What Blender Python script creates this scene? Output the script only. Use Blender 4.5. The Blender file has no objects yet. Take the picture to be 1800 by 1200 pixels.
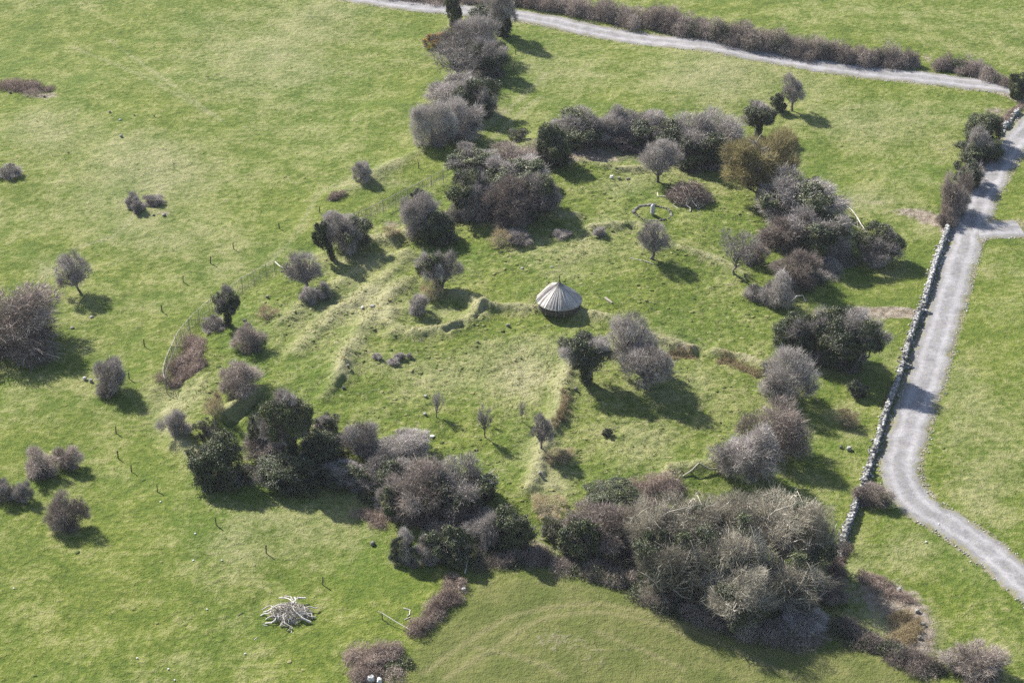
import bpy, math, random
import numpy as np
from math import radians, sin, cos, sqrt

# ------------------------------------------------------------------ camera, light, exposure
S = bpy.context.scene
COL = S.collection
F_PX, IMG_W, IMG_H = 3600.0, 1800.0, 1200.0
CAM_H, CAM_DEP = 180.0, radians(30)
CAM = np.array([0.0, -CAM_H / math.tan(CAM_DEP), CAM_H])
FWD = np.array([0, cos(CAM_DEP), -sin(CAM_DEP)])
UPV = np.array([0, sin(CAM_DEP), cos(CAM_DEP)])

cam_d = bpy.data.cameras.new("camera")
cam_d.sensor_width = 36.0
cam_d.lens = 36.0 * F_PX / IMG_W
cam_d.clip_start = 1.0
cam_d.clip_end = 12000.0
cam_o = bpy.data.objects.new("camera", cam_d)
cam_o.location = CAM
cam_o.rotation_euler = (radians(90) - CAM_DEP, 0, 0)
COL.objects.link(cam_o)
S.camera = cam_o

SUN_EL, SUN_AZ = radians(37), radians(-43)          # azimuth from +Y, towards -X
w = bpy.data.worlds.new("World")
S.world = w
w.use_nodes = True
wn = w.node_tree.nodes
sky = wn.new("ShaderNodeTexSky")
sky.sky_type = 'NISHITA'
sky.sun_disc = False
sky.sun_elevation = SUN_EL
sky.sun_rotation = SUN_AZ
wn["Background"].inputs["Strength"].default_value = 0.075
w.node_tree.links.new(sky.outputs[0], wn["Background"].inputs["Color"])

sun_d = bpy.data.lights.new("sun", 'SUN')
sun_d.energy = 4.6
sun_d.angle = radians(0.55)
sun_d.color = (1.0, 0.95, 0.87)
sun_o = bpy.data.objects.new("sun", sun_d)
sun_o.rotation_euler = (radians(90) - SUN_EL, 0, -SUN_AZ + math.pi)
COL.objects.link(sun_o)

S.view_settings.view_transform = 'Standard'
S.view_settings.look = 'None'
S.view_settings.exposure = 1.34
S.view_settings.gamma = 1.0
S.cycles.use_denoising = False
S.cycles.max_bounces = 5
S.cycles.diffuse_bounces = 2
S.cycles.transparent_max_bounces = 8
S.cycles.volume_bounces = 0
HAZE = 0.000045

# ------------------------------------------------------------------ helpers
def hash01(ix, iy, seed):
    h = (ix.astype(np.int64) * 374761393 + iy.astype(np.int64) * 668265263 + seed * 1442695041) & 0xFFFFFFFF
    h = ((h ^ (h >> 13)) * 1274126177) & 0xFFFFFFFF
    h = h ^ (h >> 16)
    return (h & 0xFFFFFF) / float(0xFFFFFF)

def vnoise(x, y, seed=0):
    x0 = np.floor(x); y0 = np.floor(y)
    fx = x - x0; fy = y - y0
    fx = fx * fx * (3 - 2 * fx); fy = fy * fy * (3 - 2 * fy)
    a = hash01(x0, y0, seed); b = hash01(x0 + 1, y0, seed)
    c = hash01(x0, y0 + 1, seed); d = hash01(x0 + 1, y0 + 1, seed)
    return (a * (1 - fx) + b * fx) * (1 - fy) + (c * (1 - fx) + d * fx) * fy - 0.5

def fbm(x, y, seed=0, octv=4):
    s = 0; a = 1.0
    for k in range(octv):
        s = s + a * vnoise(x * 2 ** k + 17.3 * k, y * 2 ** k - 9.1 * k, seed + k)
        a *= 0.5
    return s

def sstep(a, b, x):
    t = np.clip((x - a) / (b - a), 0, 1)
    return t * t * (3 - 2 * t)

def ray(px, py):
    d = FWD + np.array([1.0, 0, 0]) * ((px - IMG_W / 2) / F_PX) - UPV * ((py - IMG_H / 2) / F_PX)
    return d / np.linalg.norm(d)

def G0(px, py, z=0.0):
    d = ray(px, py)
    t = (z - CAM[2]) / d[2]
    return CAM + d * t

def P0(pts):
    return np.array([G0(p[0], p[1])[:2] for p in pts])

def seg_dist(X, Y, pts):
    """distance to a polyline and position along it (0..1)"""
    best = np.full(X.shape, 1e9)
    for (x0, y0), (x1, y1) in zip(pts[:-1], pts[1:]):
        dx, dy = x1 - x0, y1 - y0
        L2 = dx * dx + dy * dy + 1e-9
        t = np.clip(((X - x0) * dx + (Y - y0) * dy) / L2, 0, 1)
        best = np.minimum(best, (X - x0 - t * dx) ** 2 + (Y - y0 - t * dy) ** 2)
    return np.sqrt(best)

def in_poly(X, Y, pts):
    ins = np.zeros(X.shape, bool)
    n = len(pts)
    for i in range(n):
        x0, y0 = pts[i]; x1, y1 = pts[(i + 1) % n]
        c = ((y0 > Y) != (y1 > Y)) & (X < (x1 - x0) * (Y - y0) / (y1 - y0 + 1e-12) + x0)
        ins ^= c
    return ins

def poly_sd(X, Y, pts):
    d = seg_dist(X, Y, np.vstack([pts, pts[:1]]))
    return np.where(in_poly(X, Y, pts), d, -d)

def smooth_path(pts, step=0.5):
    """Catmull-Rom through world points, resampled"""
    P = np.asarray(pts, float)
    P = np.vstack([2 * P[0] - P[1], P, 2 * P[-1] - P[-2]])
    out = []
    for i in range(1, len(P) - 2):
        n = max(2, int(np.linalg.norm(P[i + 1] - P[i]) / step))
        for k in range(n):
            t = k / n
            out.append(0.5 * (2 * P[i] + (P[i + 1] - P[i - 1]) * t + (2 * P[i - 1] - 5 * P[i] + 4 * P[i + 1] - P[i + 2]) * t * t
                              + (3 * P[i] - P[i - 1] - 3 * P[i + 1] + P[i + 2]) * t ** 3))
    out.append(P[-2])
    return np.array(out)

class MB:
    """collects triangles and quads, links them as one mesh"""
    def __init__(self):
        self.v = []; self.f3 = []; self.f4 = []; self.t = []; self.n = 0
    def add(self, v, f3=None, f4=None, tone=0.5):
        v = np.asarray(v, float).reshape(-1, 3)
        if f3 is not None and len(f3): self.f3.append(np.asarray(f3, np.int64) + self.n)
        if f4 is not None and len(f4): self.f4.append(np.asarray(f4, np.int64) + self.n)
        self.v.append(v)
        self.t.append(np.broadcast_to(np.asarray(tone, float), (len(v),)))
        self.n += len(v)
    def verts(self):
        return np.vstack(self.v)
    def mesh(self, name, mat, smooth=False, extra=None):
        me = bpy.data.meshes.new(name)
        v = self.verts()
        f3 = np.vstack(self.f3) if self.f3 else np.zeros((0, 3), np.int64)
        f4 = np.vstack(self.f4) if self.f4 else np.zeros((0, 4), np.int64)
        me.vertices.add(len(v)); me.vertices.foreach_set("co", v.astype(np.float32).ravel())
        nl = f3.size + f4.size
        me.loops.add(nl)
        me.loops.foreach_set("vertex_index", np.concatenate([f3.ravel(), f4.ravel()]).astype(np.int32))
        npol = len(f3) + len(f4)
        me.polygons.add(npol)
        st = np.concatenate([np.arange(len(f3)) * 3, len(f3) * 3 + np.arange(len(f4)) * 4])
        me.polygons.foreach_set("loop_start", st.astype(np.int32))
        at = me.attributes.new("tone", 'FLOAT', 'POINT')
        at.data.foreach_set("value", np.concatenate(self.t).astype(np.float32))
        for k, a in (extra or {}).items():
            q = me.attributes.new(k, 'FLOAT', 'POINT')
            q.data.foreach_set("value", np.asarray(a, np.float32).ravel())
        me.materials.append(mat)
        me.update(calc_edges=True)
        me.polygons.foreach_set("use_smooth", np.full(npol, smooth, bool))
        return me
    def build(self, name, mat, parent=None, loc=None, smooth=False, extra=None):
        o = bpy.data.objects.new(name, self.mesh(name, mat, smooth, extra))
        COL.objects.link(o)
        if loc is not None: o.location = loc
        if parent is not None: o.parent = parent
        return o

def unit(a):
    return a / (np.linalg.norm(a, axis=-1, keepdims=True) + 1e-9)

def tubes(mb, p0, p1, r0, r1, sides=4, tone=0.5):
    """batch of straight tapered tubes"""
    p0 = np.asarray(p0, float).reshape(-1, 3); p1 = np.asarray(p1, float).reshape(-1, 3)
    n = len(p0)
    r0 = np.broadcast_to(np.asarray(r0, float), (n,)); r1 = np.broadcast_to(np.asarray(r1, float), (n,))
    d = unit(p1 - p0)
    ref = np.where(np.abs(d[:, 2:3]) > 0.9, [[1.0, 0, 0]], [[0, 0, 1.0]])
    a = unit(np.cross(d, ref)); b = np.cross(d, a)
    ang = np.arange(sides) * 2 * math.pi / sides
    ring = a[:, None, :] * np.cos(ang)[None, :, None] + b[:, None, :] * np.sin(ang)[None, :, None]
    v = np.concatenate([p0[:, None] + ring * r0[:, None, None], p1[:, None] + ring * r1[:, None, None]], 1)
    base = (np.arange(n) * 2 * sides)[:, None]
    k = np.arange(sides); k2 = (k + 1) % sides
    q = np.stack([base + k, base + k2, base + k2 + sides, base + k + sides], -1).reshape(-1, 4)
    t = np.broadcast_to(np.asarray(tone, float), (n,))
    mb.add(v.reshape(-1, 3), f4=q, tone=np.repeat(t, 2 * sides))
    if sides >= 4:
        caps = np.concatenate([base + sides + k for _ in (0,)], 0) if sides == 4 else None
        if caps is not None:
            mb.f4.append(caps + mb.n - len(v.reshape(-1, 3)))

def tube_path(mb, pts, radii, sides=6, tone=0.5):
    """one continuous bent tube with a closed tip"""
    P = np.asarray(pts, float); n = len(P)
    R = np.broadcast_to(np.asarray(radii, float), (n,))
    T = unit(np.gradient(P, axis=0))
    ref = np.array([0.31, 0.17, 0.93]) if abs(T[0][2]) < 0.9 else np.array([1.0, 0.1, 0])
    ang = np.arange(sides) * 2 * math.pi / sides
    V = []
    for i in range(n):
        a = unit(np.cross(T[i], ref)); b = np.cross(T[i], a)
        V.append(P[i] + R[i] * (np.outer(np.cos(ang), a) + np.outer(np.sin(ang), b)))
    V = np.vstack(V + [P[:1], P[-1:]])
    q = []; t3 = []
    for i in range(n - 1):
        for k in range(sides):
            k2 = (k + 1) % sides
            q.append((i * sides + k, i * sides + k2, (i + 1) * sides + k2, (i + 1) * sides + k))
    for k in range(sides):
        k2 = (k + 1) % sides
        t3.append((n * sides, k2, k)); t3.append((n * sides + 1, (n - 1) * sides + k, (n - 1) * sides + k2))
    mb.add(V, f3=t3, f4=q, tone=tone)

_t = (1 + sqrt(5)) / 2
ICO_V = unit(np.array([(-1, _t, 0), (1, _t, 0), (-1, -_t, 0), (1, -_t, 0), (0, -1, _t), (0, 1, _t), (0, -1, -_t), (0, 1, -_t),
                       (_t, 0, -1), (_t, 0, 1), (-_t, 0, -1), (-_t, 0, 1)]))
ICO_F = np.array([(0, 11, 5), (0, 5, 1), (0, 1, 7), (0, 7, 10), (0, 10, 11), (1, 5, 9), (5, 11, 4), (11, 10, 2), (10, 7, 6), (7, 1, 8),
                  (3, 9, 4), (3, 4, 2), (3, 2, 6), (3, 6, 8), (3, 8, 9), (4, 9, 5), (2, 4, 11), (6, 2, 10), (8, 6, 7), (9, 8, 1)])

def ico_sub(v, f):
    v = [tuple(x) for x in v]; cache = {}; nf = []
    def mid(a, b):
        k = (min(a, b), max(a, b))
        if k not in cache:
            m = np.array(v[a]) + np.array(v[b]); m /= np.linalg.norm(m)
            v.append(tuple(m)); cache[k] = len(v) - 1
        return cache[k]
    for a, b, c in f:
        x, y, z = mid(a, b), mid(b, c), mid(c, a)
        nf += [(a, x, z), (b, y, x), (c, z, y), (x, y, z)]
    return np.array(v), np.array(nf)
ICO2_V, ICO2_F = ico_sub(ICO_V, ICO_F)

def boulders(mb, rng, c, size, jit=0.22, tone=None, fine=False):
    """batch of rough stones: c [n,3], size [n,3]"""
    BV, BF = (ICO2_V, ICO2_F) if fine else (ICO_V, ICO_F)
    n = len(c)
    v = np.broadcast_to(BV, (n,) + BV.shape).copy()
    v = np.sign(v) * np.abs(v) ** 0.75                      # blockier than a ball
    v *= 1 + rng.uniform(-jit, jit, (n, len(BV), 1))
    a = rng.uniform(0, 2 * math.pi, n)
    v = v * size[:, None, :]
    x = v[..., 0] * np.cos(a)[:, None] - v[..., 1] * np.sin(a)[:, None]
    y = v[..., 0] * np.sin(a)[:, None] + v[..., 1] * np.cos(a)[:, None]
    v = np.stack([x, y, v[..., 2]], -1) + c[:, None, :]
    f = (BF[None] + (np.arange(n) * len(BV))[:, None, None]).reshape(-1, 3)
    t = rng.uniform(0, 1, n) if tone is None else np.broadcast_to(tone, (n,))
    mb.add(v.reshape(-1, 3), f3=f, tone=np.repeat(t, len(BV)))

# ------------------------------------------------------------------ materials
def new_mat(name):
    m = bpy.data.materials.new(name); m.use_nodes = True
    nt = m.node_tree
    b = nt.nodes["Principled BSDF"]
    b.inputs["Roughness"].default_value = 0.9
    b.inputs["Specular IOR Level"].default_value = 0.2
    return m, nt, b

def N(nt, typ, **kw):
    n = nt.nodes.new(typ)
    for k, v in kw.items():
        if k in n.inputs: n.inputs[k].default_value = v
        else: setattr(n, k, v)
    return n

def ramp(nt, stops):
    r = nt.nodes.new("ShaderNodeValToRGB")
    e = r.color_ramp.elements
    while len(e) < len(stops): e.new(0.5)
    for el, (p, c) in zip(e, stops):
        el.position = p; el.color = (*c, 1)
    return r

def tone_mat(name, stops, rough=0.9, spec=0.2, noise=0.0, nscale=3.0, bump=0.0, transl=0.0, objrand=0.25):
    """colour from the mesh's own per-piece tone, shifted a little for each object"""
    m, nt, b = new_mat(name)
    at = N(nt, "ShaderNodeAttribute", attribute_name="tone")
    oi = N(nt, "ShaderNodeObjectInfo")
    ma = N(nt, "ShaderNodeMath", operation='MULTIPLY_ADD')
    nt.links.new(oi.outputs["Random"], ma.inputs[0]); ma.inputs[1].default_value = objrand
    sh = N(nt, "ShaderNodeMath", operation='SUBTRACT'); sh.inputs[1].default_value = objrand / 2
    nt.links.new(at.outputs["Fac"], sh.inputs[0]); nt.links.new(sh.outputs[0], ma.inputs[2])
    src = ma.outputs[0]
    if noise:
        tc = N(nt, "ShaderNodeTexCoord")
        nz = N(nt, "ShaderNodeTexNoise", Scale=nscale, Detail=4.0)
        nt.links.new(tc.outputs["Object"], nz.inputs["Vector"])
        mm = N(nt, "ShaderNodeMath", operation='MULTIPLY_ADD'); mm.inputs[1].default_value = noise
        nt.links.new(nz.outputs["Fac"], mm.inputs[0])
        s2 = N(nt, "ShaderNodeMath", operation='SUBTRACT'); s2.inputs[1].default_value = noise / 2
        nt.links.new(src, s2.inputs[0]); nt.links.new(s2.outputs[0], mm.inputs[2])
        src = mm.outputs[0]
        if bump:
            bp = N(nt, "ShaderNodeBump", Strength=1.0, Distance=bump)
            nt.links.new(nz.outputs["Fac"], bp.inputs["Height"]); nt.links.new(bp.outputs[0], b.inputs["Normal"])
    r = ramp(nt, stops)
    nt.links.new(src, r.inputs[0]); nt.links.new(r.outputs[0], b.inputs["Base Color"])
    b.inputs["Roughness"].default_value = rough; b.inputs["Specular IOR Level"].default_value = spec
    if transl:
        tr = N(nt, "ShaderNodeBsdfTranslucent"); nt.links.new(r.outputs[0], tr.inputs["Color"])
        mx = N(nt, "ShaderNodeMixShader"); mx.inputs[0].default_value = transl
        nt.links.new(b.outputs[0], mx.inputs[1]); nt.links.new(tr.outputs[0], mx.inputs[2])
        nt.links.new(mx.outputs[0], nt.nodes["Material Output"].inputs["Surface"])
    return m

M = {}
M['twig'] = tone_mat("bare_twigs", [(0, (.095, .083, .074)), (.5, (.275, .245, .224)), (1, (.56, .51, .47))], transl=.12, objrand=.45)
M['twig_warm'] = tone_mat("reddish_twigs", [(0, (.082, .064, .053)), (.5, (.24, .195, .168)), (1, (.51, .435, .375))], transl=.12, objrand=.45)
M['twig_grey'] = tone_mat("grey_green_twigs", [(0, (.085, .075, .054)), (.5, (.25, .222, .170)), (1, (.55, .50, .40))], transl=.12, objrand=.45)
M['twig_olive'] = tone_mat("budding_twigs", [(0, (.12, .10, .045)), (.5, (.285, .245, .115)), (1, (.46, .41, .21))], transl=.3)
M['bark'] = tone_mat("bark", [(0, (.08, .068, .06)), (.5, (.16, .142, .125)), (1, (.42, .385, .35))], noise=.5, nscale=4)
M['bark_pale'] = tone_mat("pale_bark", [(0, (.16, .145, .11)), (.5, (.30, .27, .21)), (1, (.60, .56, .47))], noise=.5, nscale=3)
M['leaf'] = tone_mat("ivy_leaves", [(0, (.016, .027, .009)), (.5, (.054, .074, .024)), (.8, (.11, .13, .045)), (1, (.22, .23, .085))], rough=.5, spec=.4, transl=.15)
M['leaf_yellow'] = tone_mat("yellow_green_leaves", [(0, (.03, .045, .012)), (.5, (.085, .10, .025)), (1, (.19, .19, .05))], rough=.6, spec=.3, transl=.2)
M['gorse'] = tone_mat("gorse_flowers", [(0, (.05, .06, .02)), (.4, (.12, .10, .03)), (.6, (.45, .26, .02)), (1, (.75, .45, .03))], transl=.2)
M['bramble'] = tone_mat("bramble_canes", [(0, (.12, .088, .07)), (.5, (.29, .22, .18)), (1, (.55, .45, .375))], transl=.15)
M['straw'] = tone_mat("dead_grass", [(0, (.16, .12, .065)), (.5, (.33, .26, .145)), (1, (.52, .44, .27))], transl=.25)
M['stone'] = tone_mat("limestone", [(0, (.09, .088, .084)), (.45, (.225, .22, .21)), (1, (.62, .61, .59))], noise=.6, nscale=5, bump=.03)
M['stone_dark'] = tone_mat("mossy_stone", [(0, (.09, .085, .07)), (.5, (.19, .18, .15)), (1, (.36, .34, .30))], noise=.5, nscale=5, bump=.03)
M['wood_grey'] = tone_mat("weathered_wood", [(0, (.17, .15, .125)), (.5, (.32, .29, .25)), (1, (.55, .51, .45))], noise=.3, nscale=6)
M['wood_white'] = tone_mat("bleached_wood", [(0, (.17, .14, .118)), (.5, (.38, .335, .29)), (1, (.68, .63, .57))], noise=.3, nscale=6)
M['wood_brown'] = tone_mat("brown_post_wood", [(0, (.06, .045, .03)), (.5, (.13, .10, .072)), (1, (.24, .19, .14))], noise=.4, nscale=6)
M['thatch'] = tone_mat("thatch", [(0, (.085, .073, .065)), (.40, (.33, .30, .275)), (1, (.66, .62, .57))], noise=.25, nscale=7, bump=.03, objrand=0)
M['wattle'] = tone_mat("wattle_wall", [(0, (.05, .042, .036)), (.5, (.115, .098, .082)), (1, (.22, .19, .155))], noise=.4, nscale=5)
M['earth'] = tone_mat("bare_earth", [(0, (.06, .047, .035)), (.5, (.14, .11, .082)), (1, (.27, .22, .17))], noise=.6, nscale=3, bump=.05)
M['tuft'] = tone_mat("grass_tufts", [(0, (.065, .105, .018)), (.4, (.125, .165, .034)), (.7, (.24, .245, .085)), (1, (.40, .36, .18))], transl=.3, objrand=0)

# ------------------------------------------------------------------ layout lines (photo points laid on the ground)
FORT = P0([(298, 690), (318, 610), (345, 565), (400, 520), (480, 475), (560, 425), (640, 385), (720, 345), (790, 305), (900, 250), (1000, 225),
           (1130, 215), (1260, 225), (1380, 290), (1475, 350), (1520, 400), (1500, 480), (1440, 540), (1420, 640), (1400, 760), (1330, 860),
           (1180, 905), (1000, 935), (860, 925), (720, 900), (600, 850), (470, 825), (350, 800), (305, 745)])
ROAD = P0([(1905, 1105), (1800, 1020), (1740, 968), (1680, 925), (1625, 895), (1595, 862), (1582, 815), (1597, 755), (1622, 680), (1645, 600),
           (1668, 520), (1688, 450), (1705, 395), (1733, 325), (1768, 268), (1812, 215), (1880, 150)])
FAR = P0([(420, -28), (560, -14), (700, 8), (820, 20), (930, 30), (1060, 55), (1200, 78), (1340, 100), (1480, 122), (1620, 138), (1740, 152), (1830, 170), (1900, 185)])
SPUR = P0([(1695, 404), (1735, 399), (1765, 398), (1795, 397)])
PATHS = [(ROAD, 3.3), (FAR, 3.7), (SPUR, 3.6)]

BANKS = [  # photo polyline, half width m, height m
    ([(690, 572), (682, 590), (700, 602), (690, 612)], 1.7, .55),
    ([(800, 540), (828, 548), (846, 562), (838, 580), (812, 594), (790, 604), (760, 606), (728, 612)], 1.95, .68),
    ([(600, 690), (608, 660), (640, 600), (680, 545), (715, 515)], 1.9, .52),
    ([(520, 640), (590, 570), (650, 530), (720, 470)], 1.8, .38),
    ([(500, 585), (560, 535), (640, 490), (715, 462)], 1.8, .38),
    ([(850, 568), (900, 565), (1000, 575), (1070, 590), (1150, 617), (1215, 630)], 1.4, .7),
    ([(1255, 637), (1300, 645), (1340, 662)], 1.2, .8),
    ([(1005, 665), (990, 700), (985, 745), (960, 790), (945, 850), (930, 880)], 1.6, .6),
    ([(605, 650), (598, 690), (570, 720)], 1.2, .35),
    ([(400, 755), (430, 730), (452, 712)], 2.0, 1.0),
    ([(1040, 425), (1120, 420), (1180, 455), (1260, 475), (1310, 500)], 1.5, .5),
    ([(870, 420), (930, 400), (1010, 405)], 1.6, .6),
    ([(600, 445), (680, 440), (730, 425)], 2.2, .8),
    ([(1180, 845), (1240, 838), (1285, 825)], 1.6, .6),
    ([(1510, 1010), (1560, 1040), (1610, 1075), (1630, 1110), (1600, 1150)], 2.2, .4),
    ([(300, 735), (320, 790), (350, 815)], 1.6, .7),
    ([(700, 300), (640, 330), (590, 350)], 2.0, .3),
    ([(640, 320), (720, 285), (800, 245), (870, 200)], 1.8, .35),
    ([(1010, 300), (1085, 315), (1130, 312)], 1.2, .5),
]
BANKS = [(P0(p), a, h) for p, a, h in BANKS]
DITCH = [([(300, 700), (345, 600), (420, 530), (500, 478), (620, 405), (720, 352), (790, 318)], 2.2, -.5),
         ([(786, 608), (812, 600)], .6, -.5), ([(836, 588), (852, 572)], .5, -.4),
         ([(405, 765), (455, 722)], .8, -.7), ([(1185, 640), (1222, 640)], .9, -.5)]
DITCH = [(P0(p), a, h) for p, a, h in DITCH]

def height_fn(X, Y):
    z = fbm(X / 70, Y / 70, 3, 3) * 1.6 + fbm(X / 16, Y / 16, 9, 3) * .5
    sd = poly_sd(X, Y, FORT) + fbm(X / 9, Y / 9, 21, 2) * 1.2
    inside = sstep(-2.0, 6.0, sd)
    z = z + inside * 1.5 + sstep(5, 45, sd) * 1.0
    for p, a, h in BANKS + DITCH:
        d = seg_dist(X, Y, p) + fbm(X / 3.0, Y / 3.0, 31, 2) * .45
        z = z + 1.8 * h * np.exp(-(d / a) ** 2)
    rough = .5 + .6 * inside
    road = np.full(X.shape, 99.0)
    for p, hw in PATHS:
        road = np.minimum(road, seg_dist(X, Y, p) - hw)
    rr = sstep(-.2, 2.0, road)
    z = z + rr * rough * (fbm(X / 2.6, Y / 2.6, 40, 2) * .24 + fbm(X / .95, Y / .95, 50, 2) * .26)
    return z, sd, inside, road

# ground grid: fine where the photo looks, stretched to the horizon outside
def axis(lo, hi, step, far):
    fine = np.arange(lo, hi + step / 2, step)
    g = []; s = step * 3; x = hi
    while x < far:
        x += s; s *= 1.5; g.append(x)
    l = []; s = step * 3; x = lo
    while x > -far:
        x -= s; s *= 1.5; l.append(x)
    return np.concatenate([np.array(l[::-1]), fine, np.array(g)])
STEP = 0.36
ax = axis(-152.0, 152.0, STEP, 4000.0)
ay = axis(-112.0, 205.0, STEP, 4000.0)
GX, GY = np.meshgrid(ax, ay)
GZ, GSD, GIN, GROAD = height_fn(GX, GY)
farfade = np.clip(1 - (np.maximum(np.abs(GX) - 152, 0) + np.maximum(GY - 205, 0) + np.maximum(-112 - GY, 0)) / 200, 0, 1)
GZ = GZ * farfade

def H(x, y):
    """bilinear height of the ground mesh"""
    x = np.atleast_1d(np.asarray(x, float)); y = np.atleast_1d(np.asarray(y, float))
    i = np.clip(np.searchsorted(ax, x) - 1, 0, len(ax) - 2); j = np.clip(np.searchsorted(ay, y) - 1, 0, len(ay) - 2)
    u = np.clip((x - ax[i]) / (ax[i + 1] - ax[i]), 0, 1); v = np.clip((y - ay[j]) / (ay[j + 1] - ay[j]), 0, 1)
    return (GZ[j, i] * (1 - u) + GZ[j, i + 1] * u) * (1 - v) + (GZ[j + 1, i] * (1 - u) + GZ[j + 1, i + 1] * u) * v

def G(px, py):
    z = 0.0
    for _ in range(6):
        p = G0(px, py, z); z = float(H(p[0], p[1])[0])
    return np.array([p[0], p[1], z])

def scale_at(p):
    return F_PX / float(np.dot(p - CAM, FWD))

# ---- ground attributes: what grows where
def blob(px, py, rx, ry):
    c = G0(px, py); s = scale_at(c); ph = math.asin(CAM_H / np.linalg.norm(c - CAM))
    d2 = ((GX - c[0]) / (rx / s)) ** 2 + ((GY - c[1]) / (ry / s / sin(ph))) ** 2
    return np.exp(-d2 * 1.2)
dry = np.zeros(GX.shape); dirt = np.zeros(GX.shape); lush = np.zeros(GX.shape)
for p, a, h in BANKS:
    d = seg_dist(GX, GY, p)
    dry += (.85 if h > .6 else .6 if h > .45 else .38) * np.exp(-(d / (a * .95)) ** 2)
for (px, py, rx, ry, k) in [(640, 560, 60, 40, .6), (560, 590, 60, 60, .35), (690, 660, 70, 30, .35), (800, 690, 150, 50, .35), (900, 650, 90, 40, .3), (930, 690, 60, 30, .5),
        (1000, 460, 110, 35, .35), (1240, 350, 60, 30, .3), (1250, 130, 160, 45, .5), (1000, 120, 90, 50, .3), (1550, 220, 130, 60, .45),
        (560, 30, 120, 50, .45), (450, 100, 160, 60, .35), (250, 270, 130, 40, .45), (90, 240, 80, 30, .4), (330, 310, 140, 40, .4), (60, 210, 60, 25, .4),
        (200, 400, 150, 60, .25), (330, 430, 120, 50, .25), (330, 700, 60, 40, .6), (90, 480, 30, 14, .9), (300, 745, 40, 40, .5), (560, 935, 120, 50, .45), (420, 980, 90, 40, .3),
        (640, 890, 60, 30, .4), (980, 880, 40, 30, .6), (1150, 620, 70, 14, .5), (1190, 700, 60, 60, .25), (1130, 780, 90, 50, .35), (950, 830, 60, 40, .4),
        (1700, 700, 70, 120, .35), (1720, 860, 60, 60, .35), (1480, 990, 70, 30, .3), (1580, 970, 80, 35, .3), (1090, 350, 70, 20, .45), (1150, 315, 90, 20, .4),
        (1560, 1090, 70, 50, .4), (1600, 1120, 30, 40, .4), (1440, 150, 60, 25, .3), (620, 470, 60, 12, .55), (850, 205, 60, 30, .4), (1500, 345, 80, 20, .5), (660, 330, 90, 10, .4),
        (1630, 380, 20, 20, .5), (1490, 730, 30, 40, .4), (770, 570, 60, 20, .3), (1440, 440, 40, 60, .1)]:
    dry += k * blob(px, py, rx, ry)
for (px, py, rx, ry, k) in [(1030, 288, 85, 19, 1.0), (985, 300, 30, 8, .5), (1150, 290, 40, 10, .5), (1545, 546, 70, 13, 1.0), (1600, 545, 40, 8, 1.0), (1470, 550, 50, 20, .4),
        (1635, 378, 28, 11, 1.0), (1600, 366, 40, 9, .8), (1540, 348, 50, 8, .45), (1665, 392, 20, 14, .9), (1750, 195, 30, 10, .7), (1785, 175, 20, 10, .6),
        (930, 970, 60, 25, .7), (1080, 1000, 90, 20, .6), (1250, 1060, 140, 30, .6), (1430, 1110, 90, 30, .6), (1190, 870, 30, 15, .5), (80, 168, 30, 7, .8), (290, 378, 22, 7, .6),
        (170, 672, 18, 6, .5), (798, 606, 16, 4, .5), (843, 582, 10, 5, .45), (735, 625, 45, 14, .35), (1200, 632, 25, 6, .7), (1310, 652, 20, 6, .5), (1000, 740, 14, 14, .3),
        (690, 412, 24, 8, .7), (1630, 104, 14, 10, .6), (1600, 870, 20, 18, .4), (1550, 1045, 70, 36, .8), (1600, 1085, 44, 40, .9), (1615, 1125, 30, 36, 1.0), (1570, 1130, 40, 20, .5), (700, 900, 60, 25, .4), (1050, 1150, 160, 30, .30), (970, 1130, 60, 20, .3), (1010, 1185, 120, 20, .2)]:
    dirt += k * blob(px, py, rx, ry)
for (px, py, rx, ry, k) in [(800, 470, 60, 40, .5), (1000, 650, 40, 60, .7), (450, 660, 40, 40, .5), (410, 620, 30, 40, .5), (600, 640, 40, 30, .4), (560, 700, 60, 40, .5), (850, 840, 90, 30, .5),
        (640, 1000, 100, 50, .5), (450, 860, 80, 60, .5), (1250, 400, 80, 40, .4), (1100, 300, 60, 20, .3), (900, 120, 40, 90, .5), (560, 180, 130, 90, .3), (430, 560, 60, 30, .4),
        (1600, 300, 60, 30, .4), (760, 575, 40, 20, .5), (1330, 420, 40, 40, .5), (1260, 560, 70, 60, .35), (1500, 600, 60, 60, .4), (200, 660, 60, 60, .3), (1040, 420, 30, 20, .5)]:
    lush += k * blob(px, py, rx, ry)
FIELD = P0([(690, 1230), (735, 1140), (790, 1070), (830, 1030), (960, 1010), (1100, 1035), (1300, 1085), (1500, 1130), (1640, 1190), (1660, 1240)])
mown = sstep(-3.0, 3.0, poly_sd(GX, GY, FIELD) + fbm(GX / 4, GY / 4, 77, 2))
TRK = [[(783, 1199), (840, 1165), (880, 1140), (927, 1108), (970, 1092), (1050, 1085), (1110, 1092), (1200, 1120)],
       [(745, 1190), (800, 1150), (850, 1118), (900, 1092), (960, 1076), (1060, 1070), (1160, 1092), (1260, 1130), (1400, 1190)],
       [(835, 1145), (900, 1160), (960, 1180), (990, 1200)], [(1050, 1120), (1130, 1150), (1200, 1180)]]
trk = np.zeros(GX.shape)
for t in TRK:
    trk = np.maximum(trk, np.exp(-(seg_dist(GX, GY, P0(t)) / .55) ** 2))
LINES = [[(130, 80), (260, 140), (370, 205)], [(180, 60), (300, 150), (390, 215)], [(290, 330), (200, 420), (130, 440)], [(610, 330), (560, 345), (520, 420), (470, 470)],
         [(790, 300), (840, 245), (880, 205), (960, 130)], [(830, 290), (900, 215), (950, 170)]]
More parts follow.
